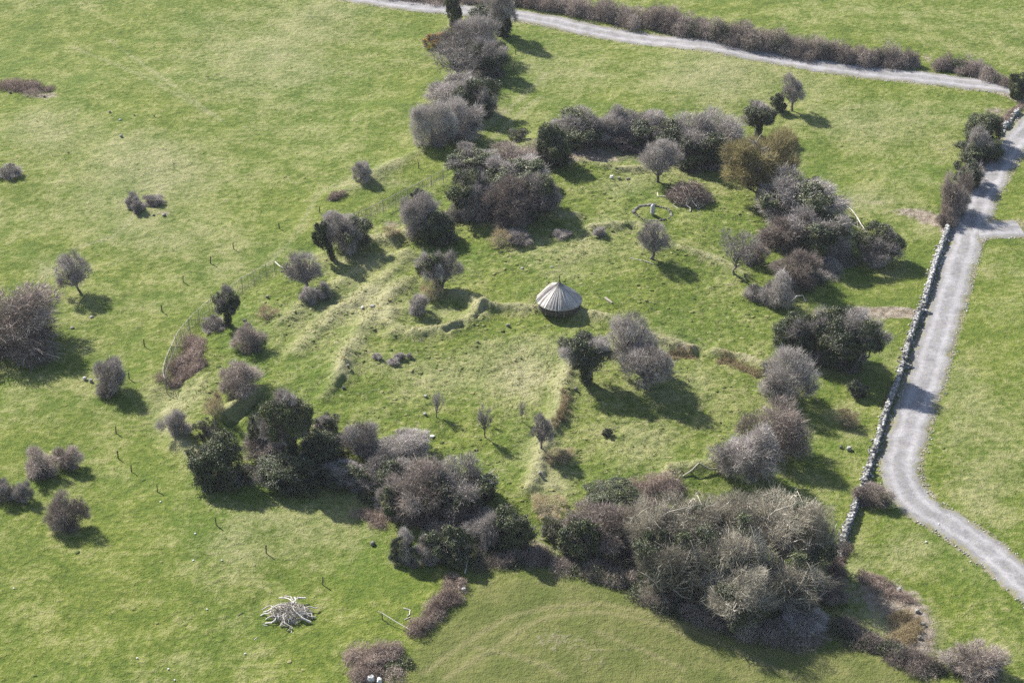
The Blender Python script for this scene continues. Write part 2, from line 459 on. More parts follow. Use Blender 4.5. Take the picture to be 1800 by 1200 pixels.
for t in LINES:
    dry += .36 * np.exp(-(seg_dist(GX, GY, P0(t)) / .7) ** 2)
for p, hw in PATHS:
    d = seg_dist(GX, GY, p) - hw
    dirt += .55 * np.exp(-(np.maximum(d, 0) / .7) ** 2)
SPAWN_SHADE = []

gm, nt, b = new_mat("pasture")
def attr(nm): return N(nt, "ShaderNodeAttribute", attribute_name=nm).outputs["Fac"]
tc = N(nt, "ShaderNodeTexCoord")
def noise(scale, detail=4.0, rough=.55, warp=None):
    n = N(nt, "ShaderNodeTexNoise", Scale=scale, Detail=detail, Roughness=rough)
    nt.links.new(tc.outputs["Object"], n.inputs["Vector"]); return n.outputs["Fac"]
def math_(op, a, b2, c=None):
    n = N(nt, "ShaderNodeMath", operation=op)
    for i, x in enumerate((a, b2, c)):
        if x is None: continue
        if isinstance(x, (int, float)): n.inputs[i].default_value = x
        else: nt.links.new(x, n.inputs[i])
    return n.outputs[0]
def mixc(f, a, c):
    n = N(nt, "ShaderNodeMix", data_type='RGBA')
    nt.links.new(f, n.inputs[0])
    for s, x in ((n.inputs[6], a), (n.inputs[7], c)):
        if isinstance(x, tuple): s.default_value = (*x, 1)
        else: nt.links.new(x, s)
    return n.outputs[2]
def maprange(x, a, c, lo=0.0, hi=1.0):
    n = N(nt, "ShaderNodeMapRange"); nt.links.new(x, n.inputs[0])
    n.inputs[1].default_value = a; n.inputs[2].default_value = c; n.inputs[3].default_value = lo; n.inputs[4].default_value = hi
    return n.outputs[0]
nA, nB, nC, nD = noise(.03, 3), noise(.16, 5, .6), noise(.9, 6, .65), noise(4.0, 3, .6)
g = math_('ADD', math_('MULTIPLY', nB, .6), math_('ADD', math_('MULTIPLY', nC, .7), math_('MULTIPLY', nD, .5)))
gr = ramp(nt, [(0, (.046, .077, .009)), (.38, (.095, .134, .015)), (.60, (.155, .181, .031)), (1, (.275, .268, .085))])
nt.links.new(maprange(g, .60, 1.22), gr.inputs[0])
col = gr.outputs[0]
nE = noise(.055, 3, .5)
col = mixc(maprange(nE, .50, .66, 0.0, .36), col, mixc(nC, (.046, .090, .011), (.105, .166, .025)))
col = mixc(math_('MULTIPLY', attr("lush"), .75), col, mixc(nC, (.045, .090, .010), (.105, .18, .020)))
dn = math_('ADD', math_('MULTIPLY', attr("dry"), .95), math_('ADD', math_('MULTIPLY', maprange(nA, .40, .62), .24), math_('MULTIPLY', maprange(nB, .38, .66), .36)))
df = maprange(math_('ADD', dn, math_('MULTIPLY', math_('SUBTRACT', nC, .5), 1.25)), .22, 1.15)
col = mixc(math_('MULTIPLY', df, .88), col, mixc(nD, (.215, .205, .098), (.40, .375, .225)))
col = mixc(math_('MULTIPLY', attr("mown"), .8), col, mixc(maprange(math_('ADD', math_('MULTIPLY', nB, .8), math_('MULTIPLY', nD, .35)), .4, .75), (.080, .100, .022), (.150, .148, .052)))
col = mixc(math_('MULTIPLY', attr("tyre"), .40), col, (.25, .22, .115))
nM, nP = noise(1.15, 3, .6), noise(.75, 4, .65)
col = mixc(math_('MULTIPLY', attr("rough"), maprange(nM, .54, .68, 0.0, .62)), col, (.045, .075, .012))
col = mixc(math_('MULTIPLY', attr("rough"), maprange(nP, .56, .72, 0.0, .55)), col, (.36, .335, .185))
dmask = maprange(math_('ADD', attr("dirt"), math_('MULTIPLY', math_('SUBTRACT', nC, .5), 1.0)), .32, .72)
col = mixc(math_('MULTIPLY', dmask, .9), col, mixc(maprange(nC, .35, .65), (.155, .115, .085), (.33, .28, .235)))
nt.links.new(col, b.inputs["Base Color"])
b.inputs["Specular IOR Level"].default_value = .15
bh = math_('ADD', math_('MULTIPLY', nC, .55), math_('ADD', math_('MULTIPLY', nD, .22), math_('MULTIPLY', noise(11.0, 2), .08)))
bp = N(nt, "ShaderNodeBump", Strength=1.0, Distance=1.25)
nt.links.new(bh, bp.inputs["Height"]); nt.links.new(bp.outputs[0], b.inputs["Normal"])

mb = MB()
nx, ny = len(ax), len(ay)
idx = np.arange(nx * ny).reshape(ny, nx)
mb.add(np.stack([GX, GY, GZ], -1).reshape(-1, 3), f4=np.stack([idx[:-1, :-1], idx[:-1, 1:], idx[1:, 1:], idx[1:, :-1]], -1).reshape(-1, 4))
go = mb.build("ground", gm, smooth=True, extra={"dry": np.clip(dry, 0, 1.3), "dirt": np.clip(dirt, 0, 1.2), "lush": np.clip(lush, 0, 1), "mown": mown, "rough": np.clip(.28 + .72 * GIN + .3 * dry, 0, 1) * (1 - .6 * mown), "tyre": trk * mown})
go["kind"] = "structure"

# ------------------------------------------------------------------ gravel tracks
tm, nt, b = new_mat("gravel")
tc = N(nt, "ShaderNodeTexCoord")
nB, nC, nD = noise(.35, 4), noise(1.3, 6, .75), noise(6.0, 3, .7)
ac = attr("across")
g = math_('ADD', math_('MULTIPLY', nC, .5), math_('ADD', math_('MULTIPLY', nD, .35), math_('MULTIPLY', nB, .35)))
r_ = ramp(nt, [(0, (.095, .09, .09)), (.42, (.205, .198, .204)), (.74, (.325, .318, .332)), (1, (.70, .68, .67))])
nt.links.new(maprange(g, .40, .85), r_.inputs[0])
rut = maprange(math_('ABSOLUTE', math_('SUBTRACT', math_('ABSOLUTE', ac, 0.0), .42), 0.0), .05, .22, 1.0, 0.0)
col = mixc(math_('MULTIPLY', rut, .22), r_.outputs[0], (.50, .48, .475))
weed = maprange(math_('ADD', math_('MULTIPLY', maprange(math_('ABSOLUTE', ac, 0.0), .0, .16, 1.0, 0.0), .10), nC), .60, .72)
edge = maprange(math_('ADD', math_('ABSOLUTE', ac, 0.0), math_('MULTIPLY', math_('SUBTRACT', nC, .5), 2.0)),   .68, .98)
col = mixc(math_('MULTIPLY', math_('MAXIMUM', weed, edge), .85), col, mixc(nD, (.10, .11, .035), (.22, .20, .10)))
nt.links.new(col, b.inputs["Base Color"])
bp = N(nt, "ShaderNodeBump", Strength=.8, Distance=.12)
nt.links.new(math_('ADD', nC, math_('MULTIPLY', nD, .5)), bp.inputs["Height"]); nt.links.new(bp.outputs[0], b.inputs["Normal"])

grav = MB(); RG = np.random.default_rng(5)
def track(name, pts, hw, lift, seed):
    P = smooth_path(pts, .5); T = unit(np.gradient(P, axis=0)); Nn = np.stack([-T[:, 1], T[:, 0]], -1)
    m = len(P); K = 17
    s = np.arange(m) * .5
    wl = hw * (1 + .34 * fbm(s / 3.0, s * 0, seed, 4)); wr = hw * (1 + .34 * fbm(s / 3.0, s * 0 + 5, seed + 9, 4))
    u = np.linspace(-1, 1, K)
    off = np.where(u[None] < 0, u[None] * wl[:, None], u[None] * wr[:, None])
    XY = P[:, None] + Nn[:, None] * off[..., None]
    Z = H(XY[..., 0].ravel(), XY[..., 1].ravel()).reshape(m, K) + lift + .05 * (1 - u[None] ** 2) - .14 * (np.abs(u[None]) > .99)
    id_ = np.arange(m * K).reshape(m, K)
    q = np.stack([id_[:-1, :-1], id_[1:, :-1], id_[1:, 1:], id_[:-1, 1:]], -1).reshape(-1, 4)[:, ::-1]
    b_ = MB(); b_.add(np.concatenate([XY, Z[..., None]], -1).reshape(-1, 3), f4=q)
    o = b_.build(name, tm, smooth=True, extra={"across": np.broadcast_to(u, (m, K))})
    o["kind"] = "structure"
    n = int(m * 3.5)                                          # loose stones along both edges
    k = RG.integers(0, m, n); sd = RG.choice([-1, 1], n)
    off = sd * (hw + RG.normal(0, .35, n)); c = P[k] + Nn[k] * off[:, None]
    sz = RG.uniform(.04, .12, n) ** 1.0
    z = H(c[:, 0], c[:, 1]) + sz * .4 + .03
    boulders(grav, RG, np.column_stack([c, z]), np.column_stack([sz * 1.3, sz, sz * .8]), tone=RG.uniform(.35, 1, n))
    n = int(m * 1.2)
    k = RG.integers(0, m, n); off = RG.uniform(-hw, hw, n); c = P[k] + Nn[k] * off[:, None]
    sz = RG.uniform(.03, .08, n); z = H(c[:, 0], c[:, 1]) + lift + .05
    boulders(grav, RG, np.column_stack([c, z]), np.column_stack([sz * 1.3, sz, sz * .6]), tone=RG.uniform(.4, 1, n))
track("gravel_track", ROAD, 3.3, .07, 100)
track("gravel_track", FAR, 3.7, .07, 200)
track("gravel_track", SPUR, 3.6, .045, 300)
o = grav.build("loose_gravel", M['stone']); o["kind"] = "stuff"; o["label"] = "loose pale gravel scattered along the tracks"

# ------------------------------------------------------------------ tagging
def tag(o, label, cat, group=None):
    o["label"] = label; o["category"] = cat
    if group: o["group"] = group
    return o

def empty(name, loc, label, cat, group=None, rz=0.0, scale=None):
    o = bpy.data.objects.new(name, None); COL.objects.link(o)
    o.empty_display_size = .3
    o.location = loc; o.rotation_euler = (0, 0, rz)
    if scale is not None: o.scale = scale
    return tag(o, label, cat, group)

# ------------------------------------------------------------------ plants
def sprigs(mb, rng, p, d, L, W, k=4, spread=.55, tone=None):
    """k thin tapering shoots fanning out of every point"""
    n = len(p)
    p = np.repeat(p, k, 0); d = np.repeat(d, k, 0)
    d = unit(d + rng.normal(0, spread, d.shape))
    L = np.broadcast_to(L, (n,)).repeat(k) * rng.uniform(.5, 1.15, n * k)
    st = p + d * (L * rng.uniform(-.15, .35, n * k))[:, None]
    side = unit(np.cross(d, rng.normal(0, 1, d.shape))) * (W * rng.uniform(.6, 1.4, n * k))[:, None] * .5
    bend = rng.normal(0, .16, d.shape) * L[:, None]
    v = np.stack([st - side, st + side, st + d * (L * .55)[:, None] + bend + side * .6, st + d * (L * .55)[:, None] + bend - side * .6,
                  st + d * L[:, None] + bend * .4], 1)
    base = (np.arange(n * k) * 5)[:, None]
    t = (rng.uniform(0, 1, n * k) if tone is None else np.clip(np.repeat(tone, k) + rng.normal(0, .2, n * k), 0, 1))
    mb.add(v.reshape(-1, 3), f3=base + np.array([[3, 2, 4]]), f4=base + np.array([[0, 1, 2, 3]]), tone=np.repeat(t, 5))

def leaves(mb, rng, c, out, size, tone):
    n = len(c)
    nr = unit(out + rng.normal(0, .7, c.shape))
    a = unit(np.cross(nr, rng.normal(0, 1, c.shape))); b_ = np.cross(nr, a)
    s = (size * rng.uniform(.55, 1.3, n))[:, None]
    v = np.stack([c - a * s, c - b_ * s * .55 + nr * s * .15, c + a * s, c + b_ * s * .55 + nr * s * .15], 1)
    base = (np.arange(n) * 4)[:, None]
    mb.add(v.reshape(-1, 3), f4=base + np.array([[0, 1, 2, 3]]), tone=np.repeat(tone, 4))

def sphere_dirs(rng, n, zmin=-1.0):
    d = unit(rng.normal(0, 1, (n * 3 + 20, 3)))
    return d[d[:, 2] > zmin][:n]

def plant_variant(seed, R, ratio, tree, nlobe, nspr, L, W, leafy, leaf_n, leaf_s, radial=.4, trunk_r=.12, clear=.0, limb_w=1.0, zmin=-.95, fill=(.42,.80), lob=(.20,.38), streaks=0.2, stray=.12):
    """returns dict of MB parts in real metres; crown of radius R, height ratio; foot at origin.
       clear = height of bare trunk as share of crown height"""
    rng = np.random.default_rng(seed)
    v = R * ratio
    if tree: cz = v * (1 + 2 * clear); vz = v
    else: cz = v * .80; vz = v * 1.12
    sc = np.array([R, R, vz]); C = np.array([rng.normal(0, .05) * R, rng.normal(0, .05) * R, cz])
    kf = np.arange(nlobe) + .5                                # evenly spread, then shaken
    zf = 1 - (1 - zmin) * kf / nlobe; pf = kf * 2.39996 + rng.uniform(0, 6.28)
    dirs = unit(np.column_stack([np.cos(pf) * np.sqrt(np.maximum(0, 1 - zf ** 2)), np.sin(pf) * np.sqrt(np.maximum(0, 1 - zf ** 2)), zf]) + rng.normal(0, .20, (nlobe, 3)))
    lc = dirs * rng.uniform(fill[0], fill[1], (nlobe, 1)); lr = rng.uniform(lob[0], lob[1], nlobe)
    lc = np.vstack([[0, 0, 0], lc]); lr = np.concatenate([[.5], lr]); nl = nlobe + 1
    ltone = np.clip(rng.normal(.5, .22, nl), .08, .95)
    is_leaf = rng.uniform(0, 1, nl) < leafy
    if leafy >= 1: is_leaf[:] = True
    out = {}
    # wood
    wood = MB()
    def arc(a, c, r0, r1, n=4, wob=.12, sides=5, tone=.5):
        t = np.linspace(0, 1, n + 1)[:, None]
        L_ = np.linalg.norm(c - a)
        pts = a + (c - a) * t + np.sin(t * math.pi) * rng.normal(0, wob, (1, 3)) * L_ + rng.normal(0, .03, (n + 1, 3)) * L_ * np.sin(t * math.pi)
        tube_path(wood, pts, np.linspace(r0, r1, n + 1), sides, tone)
        return pts
    cw = C + lc * sc
    if tree:
        top = C + np.array([0, 0, -.55 * vz]) + np.append(rng.normal(0, .08, 2) * R, 0)
        tp = arc(np.array([0, 0, -.3]), top, trunk_r * 1.35, trunk_r, 5, .07, 8, .4)
        for i in range(nl):
            s = tp[rng.integers(3, 6)]
            lp = arc(s, cw[i], trunk_r * .55 * limb_w, trunk_r * .2 * limb_w, 4, .10, 5, rng.uniform(.3, .9))
    else:
        for i in range(nl):
            s = np.append(rng.normal(0, .16, 2) * R, -.15)
            arc(s, cw[i], trunk_r * .6, trunk_r * .22, 4, .08, 4, rng.uniform(.2, .7))
    for i in range(nl):
        m = 7
        e = cw[i] + unit(rng.normal(0, 1, (m, 3)) + [0, 0, .5] + lc[i] * 1.5) * lr[i] * sc * rng.uniform(.6, 1.0, (m, 1))
        mid = (cw[i] + e) / 2 + rng.normal(0, .06, (m, 3)) * R
        rr = trunk_r * .2 * limb_w
        tubes(wood, np.repeat(cw[i][None], m, 0), mid, rr, rr * .6, 3, rng.uniform(.3, .9, m))
        tubes(wood, mid, e, rr * .6, rr * .25, 3, rng.uniform(.3, .9, m))
    ph = rng.uniform(0, 6.28, (3, 3)); fr = rng.uniform(1.6, 3.4, (3, 3))
    def warp(q):
        u_ = (q - C) / R
        o_ = np.stack([sum(np.sin(u_[:, (i + j) % 3] * fr[i, j] * 1.6 + ph[i, j]) for j in range(3)) for i in range(3)], -1)
        q = q + o_ * R * .05 * np.clip(q[:, 2:3] / (.35 * R), 0, 1)
        q[:, 2] = np.abs(q[:, 2]); return q
    ns = 22 + int(streaks * 60)                              # long pale limbs reaching the outside of the crown
    for i in range(ns):
        dd = sphere_dirs(rng, 1, -.1 if tree else .0)[0]
        e_ = warp((C + dd * sc * rng.uniform(.62, .96))[None])[0]
        s_ = (C + np.array([0, 0, -.5 * vz]) + rng.normal(0, .10, 3) * R) if tree else np.array([rng.normal(0, .15) * R, rng.normal(0, .15) * R, .1])
        rr = trunk_r * rng.uniform(.16, .34) * (1 + streaks * .6)
        tn_ = rng.uniform(.3, .85)
        lp = arc(s_, e_, rr, rr * .25, 6, .17, 4, tn_)
        m = 5
        j = rng.integers(2, len(lp) - 1, m); st_ = lp[j]
        dv = unit(unit(lp[np.minimum(j + 1, len(lp) - 1)] - lp[j]) + rng.normal(0, .36, (m, 3)))
        ln = R * rng.uniform(.14, .34, (m, 1)); md = st_ + dv * ln * .5 + rng.normal(0, .03, (m, 3)) * R
        tubes(wood, st_, md, rr * .42, rr * .3, 3, tn_); tubes(wood, md, md + unit(dv + rng.normal(0, .4, (m, 3))) * ln * .5, rr * .3, rr * .1, 3, tn_)
    out['wood'] = wood
    # twigs
    tw = MB()
    prob = lr ** 2 * np.where(is_leaf, .14, 1.0); prob = prob / prob.sum()
    li = rng.choice(nl, nspr, p=prob)
    d = unit(rng.normal(0, 1, (nspr, 3)) + lc[li] * .9)
    u = rng.uniform(0, 1, (nspr, 1)) ** .45
    p = C + (lc[li] + d * lr[li][:, None] * u * .92) * sc
    p = warp(p)
    od = unit(d * .5 + unit(p - C) * .45 + unit(p - np.array([0, 0, -.2 * R])) * radial + np.array([0, 0, .22]) + rng.normal(0, .3, p.shape))
    sprigs(tw, rng, p, od, L, W, 4, .5, ltone[li])
    nsp = int(nspr * stray)                                     # stray shoots beyond the outline
    li = rng.choice(nl, nsp, p=prob); d = unit(rng.normal(0, 1, (nsp, 3)) + lc[li] * 1.5 + [0, 0, .2])
    p = warp(C + (lc[li] + d * lr[li][:, None] * .9) * sc)
    sprigs(tw, rng, p, unit(unit(p - C) + [0, 0, .35] + rng.normal(0, .3, p.shape)), L * 1.55, W * .9, 2, .4, np.full(nsp, .7))
    out['twigs'] = tw
    if leaf_n:
        lf = MB()
        ids = np.nonzero(is_leaf)[0]
        if len(ids) == 0: ids = np.array([0])
        ncl = max(20, leaf_n // 45)
        ci = rng.choice(ids, ncl)
        cd = unit(rng.normal(0, 1, (ncl, 3)) + lc[ci] * .7 + [0, 0, .15])
        cp = lc[ci] + cd * lr[ci][:, None] * rng.uniform(.55, 1.02, (ncl, 1))
        crad = rng.uniform(.08, .20, ncl)
        ctone = np.clip(rng.normal(.48, .24, ncl), 0, 1)
        k = rng.integers(0, ncl, leaf_n)
        dd = unit(rng.normal(0, 1, (leaf_n, 3)))
        q = cp[k] + dd * (crad[k] * rng.uniform(.2, 1.0, leaf_n))[:, None]
        q = warp(C + q * sc)
        leaves(lf, rng, q, unit(dd * .6 + cd[k] + [0, 0, .3]), leaf_s, np.clip(ctone[k] + rng.normal(0, .16, leaf_n), 0, 1))
        out['leaf'] = lf
        if tree and leafy > .2 and leafy < 1:               # ivy climbing the trunk too
            m = leaf_n // 6
            z = rng.uniform(.1, max(.3, C[2] - .2 * vz), m); a = rng.uniform(0, 6.283, m); rr = trunk_r * rng.uniform(1.2, 3.2, m)
            q = np.column_stack([np.cos(a) * rr, np.sin(a) * rr, z])
            leaves(lf, rng, q, np.column_stack([np.cos(a), np.sin(a), a * 0 + .3]), leaf_s, rng.uniform(.1, .7, m))
    # measured extent, used when fitting to the size in the photo
    V = np.vstack([out[k].verts() for k in ('twigs', 'leaf') if k in out])
    rad = np.percentile(np.hypot(V[:, 0] - C[0], V[:, 1] - C[1]), 95.0)
    out['r'] = rad; out['top'] = np.percentile(V[:, 2], 98.6); out['bot'] = np.percentile(V[:, 2], 1.0)
    return out

SIZES = {'S': 1.35, 'M': 2.5, 'L': 4.3}
VAR = {}
def variant(sp, size, k):
    key = (sp, size, k)
    if key in VAR: return VAR[key]
    R = SIZES[size]
    L = {'S': .34, 'M': .46, 'L': .64}[size]; W = {'S': .02, 'M': .028, 'L': .04}[size]
    n = {'S': 1800, 'M': 2850, 'L': 4400}[size]; nl = {'S': 11, 'M': 18, 'L': 28}[size]
    lf = {'S': 3200, 'M': 7500, 'L': 14000}[size]; ls = {'S': .075, 'M': .095, 'L': .12}[size]
    seed = abs(hash_str(sp + size)) % 10000 + k * 37
    kw = dict(tree=False, nlobe=nl, nspr=n, L=L, W=W, leafy=0, leaf_n=0, leaf_s=ls, ratio=.75, R=R)
    mats = ('bark', 'twig', 'leaf')
    if sp == 'shrub': kw.update(nlobe={'S': 9, 'M': 13, 'L': 20}[size], lob=(.26, .42), fill=(.42, .70), radial=1.2, stray=.24, trunk_r=.05 * R ** .5)
    elif sp == 'warm': kw.update(nlobe={'S': 9, 'M': 13, 'L': 20}[size], lob=(.26, .42), fill=(.42, .70), radial=1.2, stray=.24, trunk_r=.05 * R ** .5); mats = ('bark', 'twig_warm', 'leaf')
    elif sp == 'thorn': kw.update(tree=True, clear=.12, trunk_r=.09 * R ** .6, ratio=.75, nspr=int(n * .62), zmin=-.6, lob=(.2, .36))
    elif sp == 'sparse': kw.update(zmin=-.6, tree=True, clear=.25, trunk_r=.07 * R ** .6, ratio=.8, nspr=int(n * .15)); mats = ('bark', 'twig', 'leaf')
    elif sp == 'ivytree': kw.update(zmin=-.6, tree=True, clear=.25, trunk_r=.13 * R ** .6, ratio=.8, leafy=.66, leaf_n=int(lf * 1.7), nspr=int(n * .45))
    elif sp == 'halfivy': kw.update(leafy=.52, leaf_n=int(lf * 1.5), nspr=int(n * .7), trunk_r=.06 * R ** .5)
    elif sp == 'ever': kw.update(leafy=1, leaf_n=int(lf * 2.6), nspr=int(n * .10), trunk_r=.05 * R ** .5, ratio=.85)
    elif sp == 'yellow': kw.update(leafy=1, leaf_n=int(lf * 1.0), nspr=int(n * .25), trunk_r=.05 * R ** .5); mats = ('bark', 'twig', 'leaf_yellow')
    elif sp == 'gorse': kw.update(leafy=1, leaf_n=int(lf * 1.0), nspr=int(n * .6), trunk_r=.04); mats = ('bark', 'twig_warm', 'gorse')
    elif sp == 'olive': kw.update(tree=True, clear=.08, trunk_r=.16 * R ** .6, ratio=.75, nspr=int(n * 1.4), limb_w=.8, nlobe=22); mats = ('bark', 'twig_olive', 'leaf')
    elif sp == 'big': kw.update(tree=True, clear=.03, trunk_r=.085 * R ** .6, ratio=1.1, nspr=int(n * .85), W=W * .62, limb_w=1.1, radial=.9, nlobe=30, streaks=.9, stray=.3, leafy=.2, leaf_n=int(lf * .35), zmin=-.8, fill=(.35, .78), lob=(.22, .36)); mats = ('bark_pale', 'twig_grey', 'leaf')
    elif sp == 'pale': kw.update(radial=.9, nspr=int(n * .4), trunk_r=.04 * R ** .5); mats = ('bark_pale', 'straw', 'leaf')
    p = plant_variant(seed, **kw)
    wn_ = {True: 'trunk', False: 'stems'}[kw['tree']]
    cn = 'crown' if kw['tree'] else 'twigs'
    ln = {'ever': 'foliage', 'yellow': 'foliage', 'gorse': 'flowers'}.get(sp, 'ivy')
    parts = [(wn_, p['wood'].mesh(wn_, M[mats[0]], True)), (cn, p['twigs'].mesh(cn, M[mats[1]]))]
    if 'leaf' in p: parts.append((ln, p['leaf'].mesh(ln, M[mats[2]])))
    VAR[key] = (parts, p['r'], p['top'], p['bot'], kw['tree'])
    return VAR[key]
def hash_str(s):
    h = 7
    for ch in s: h = (h * 131 + ord(ch)) % 1000003
    return h

SPNAME = {'shrub': ('bare_shrub', 'shrub'), 'warm': ('bare_shrub', 'shrub'), 'thorn': ('thorn_tree', 'tree'), 'sparse': ('bare_sapling', 'sapling'), 'ivytree': ('ivy_tree', 'tree'),
          'halfivy': ('ivy_shrub', 'shrub'), 'ever': ('evergreen_shrub', 'shrub'), 'yellow': ('evergreen_shrub', 'shrub'), 'gorse': ('gorse_bush', 'bush'),
          'olive': ('budding_tree', 'tree'), 'big': ('bare_tree', 'tree'), 'pale': ('dead_shrub', 'shrub')}
PR = np.random.default_rng(2024)
PCOUNT = {}
def plant(sp, box, label, foot=None, group=None):
    """place a plant so that its real size matches the size it has in the photo"""
    x0, y0, x1, y1 = box
    rpx = (x1 - x0) / 2; cx = (x0 + x1) / 2
    if foot is None:
        cy = y1 - rpx * .42
        for _ in range(3):
            p = G(cx, cy); D = np.linalg.norm(p - CAM); sph = (CAM[2] - p[2]) / D
            cy = max(y1 - rpx * sph * .85, y0 + 2)
        base = G(cx, cy)
    else:
        base = G(*foot)
    D = np.linalg.norm(base - CAM); sph = (CAM[2] - base[2]) / D; cph = sqrt(1 - sph * sph)
    s = scale_at(base); r = rpx / s
    size = 'S' if r < 1.85 else ('M' if r < 3.4 else 'L')
    k = PCOUNT.get((sp, size), 0); PCOUNT[(sp, size)] = k + 1
    parts, vr, vtop, vbot, tree = variant(sp, size, k % (2 if sp in ('olive', 'gorse', 'pale') else 5 if sp in ('shrub', 'halfivy') else 3))
    if foot is None:
        T = (cy - y0) / s; lo, hi = .3 * r, 6 * r
        for _ in range(30):
            h = (lo + hi) / 2
            t = .45 * h * cph + sqrt((.55 * h * cph) ** 2 + (r * sph) ** 2)
            if t < T: lo = h
            else: hi = h
        sx, sz = 1.05 * r / vr, .92 * h / vtop
        dx = 0
    else:
        E = (y1 - y0) / 2 / s
        vv = sqrt(max((E * E - (r * sph) ** 2), (.5 * r) ** 2)) / cph
        cz = (foot[1] - (y0 + y1) / 2) / s / cph
        h = cz + vv
        sx, sz = r / vr, h / vtop
    sz = min(max(sz, .35 * sx), 2.6 * sx)
    ecc = PR.uniform(.88, 1.14)
    nm, cat = SPNAME[sp]
    root = empty(nm, base, label, cat, group, PR.uniform(0, 6.28), (sx * ecc, sx / ecc, sz))
    if foot is not None:                                   # lean towards where the crown sits in the photo
        lean = (cx - foot[0]) / s / max(h, .5)
        root.rotation_euler = (0, max(-.5, min(.5, lean)) , 0)
    for pn, me in parts:
        o = bpy.data.objects.new(pn, me); COL.objects.link(o); o.parent = root
    return root

def thicket(name, cat, label, lobes, mat, dens=1.0, L=.5, W=.035, leaf=0.0, arch=False, seed=0, group=None, leafmat='leaf', up=.35, parts=('canes', 'leaves')):
    """low continuous growth through photo points: (px, py, half width px, height m)"""
    rng = np.random.default_rng(seed + 991)
    base = G(lobes[0][0], lobes[0][1])
    root = empty(name, base, label, cat, group)
    tw = MB(); lf = MB()
    dense_l = []
    for a_, b_ in zip(lobes, lobes[1:] + lobes[-1:]):
        nn = max(1, int(math.hypot(a_[0] - b_[0], a_[1] - b_[1]) / (.5 * min(a_[2], b_[2]))))
        dense_l += [tuple(np.array(a_) + (np.array(b_) - np.array(a_)) * i / nn + [0, 0, 0, rng.normal(0, .08) * a_[3]]) for i in range(nn)]
    for (px, py, rp, h) in dense_l:
        c = G(px, py); s = scale_at(c); r = rp / s
        m = max(3, int(r * 1.6))                            # every lobe is a handful of humps
        hc = np.column_stack([rng.normal(0, .40, (m, 2)) * r, np.zeros(m)]); hr = rng.uniform(.65, 1.15, m) * r; hh = h * rng.uniform(.45, 1.18, m)
        tn = np.clip(rng.normal(.5, .17, m), .1, .9)
        n = int(dens * 95 * r * (r + h))
        k = rng.integers(0, m, n)
        d = unit(rng.normal(0, 1, (n, 3))); d[:, 2] = np.abs(d[:, 2])
        u = rng.uniform(0, 1, (n, 1)) ** .4
        p = hc[k] + d * u * np.column_stack([hr[k], hr[k], hh[k]]) * .9
        g_ = c[:2] + p[:, :2]
        p3 = np.column_stack([g_, H(g_[:, 0], g_[:, 1]) + p[:, 2]]) - base
        if arch: od = unit(np.column_stack([rng.normal(0, 1, (n, 2)), rng.normal(.15, .4, n)]))
        else: od = unit(d * .6 + np.array([0, 0, up]) + rng.normal(0, .35, p.shape))
        isl = rng.uniform(0, 1, m) < leaf
        kl = isl[k]
        sprigs(tw, rng, p3[~kl] if (~kl).any() else p3[:3], od[~kl] if (~kl).any() else od[:3], L, W, 4, .55, tn[k][~kl] if (~kl).any() else tn[k][:3])
        if kl.any():
            q = np.repeat(p3[kl], 3, 0) + rng.normal(0, .12, (kl.sum() * 3, 3)); q[:, 2] = np.maximum(q[:, 2], p3[:, 2].min())
            leaves(lf, rng, q, np.repeat(od[kl], 3, 0), .12, np.clip(np.repeat(tn[k][kl] - .05, 3) + rng.normal(0, .17, len(q)), 0, 1))
    tw.build(parts[0], M[mat], root)
    if lf.n: lf.build(parts[1], M[leafmat], root)
    return root

P_ = plant
# --- open field on the left
P_('shrub', (-2, 286, 40, 316), "small dark bush at the far left edge of the upper field")
P_('shrub', (217, 338, 246, 368), "taller of two touching grey bushes above the stony mound in the left field")
P_('shrub', (231, 352, 254, 377), "lower front bush of the touching grey pair beside the stony mound")
P_('shrub', (249, 341, 288, 365), "wide grey bush right of the touching pair, directly above the stony mound")
P_('shrub', (620, 283, 653, 321), "lone upright grey bush in the upper field above the paling fence")
P_('warm', (-58, 508, 116, 648), "largest rounded bare bush, cut by the left edge and casting a wide shadow")
P_('thorn', (97, 446, 166, 503), "leaning bare thorn tree beside a straw patch above the largest rounded bush", (141, 513))
P_('shrub', (163, 630, 230, 703), "dark bare bush with pale stones at its left foot in the left field")
P_('warm', (35, 788, 106, 849), "broad purple grey bush, larger of a touching pair in the lower left field")
P_('warm', (100, 781, 149, 832), "smaller round bush touching the right side of a broad purple grey bush")
P_('shrub', (-14, 840, 30, 887), "grey bush cut by the left edge beside a small dark round bush")
P_('shrub', (24, 845, 58, 888), "small dark round bush next to a grey bush cut by the left edge")
P_('warm', (87, 867, 153, 942), "lone reddish bush with a long shadow, lowest in the left field")
# --- west slope of the fort
P_('warm', (380, 629, 463, 707), "large round spiky bush on the green slope right of the bramble along the fence")
P_('warm', (411, 567, 471, 623), "grey brown spiky bush just above the large round spiky bush on the slope")
P_('ivytree', (379, 505, 427, 549), "small dark ivy covered tree standing against the curved paling fence", (401, 572))
P_('shrub', (355, 553, 399, 587), "low brown bush at the foot of the ivy tree by the curved fence")
P_('thorn', (494, 444, 557, 497), "pale bare thorn tree with round crown at the upper end of the curved fence", (535, 506))
P_('halfivy', (553, 495, 585, 530), "small green crowned tree below the pale thorn tree by the fence end")
P_('shrub', (531, 500, 562, 536), "thin grey bush touching the small green crowned tree below the pale thorn")
P_('pale', (448, 533, 487, 563), "faint wispy grey bush between the ivy tree and the pale thorn")
P_('shrub', (289, 718, 336, 771), "dark bush standing alone just outside the lower end of the curved fence")
P_('yellow', (342, 734, 384, 773), "small yellow green bush right of the dark bush below the fence end")
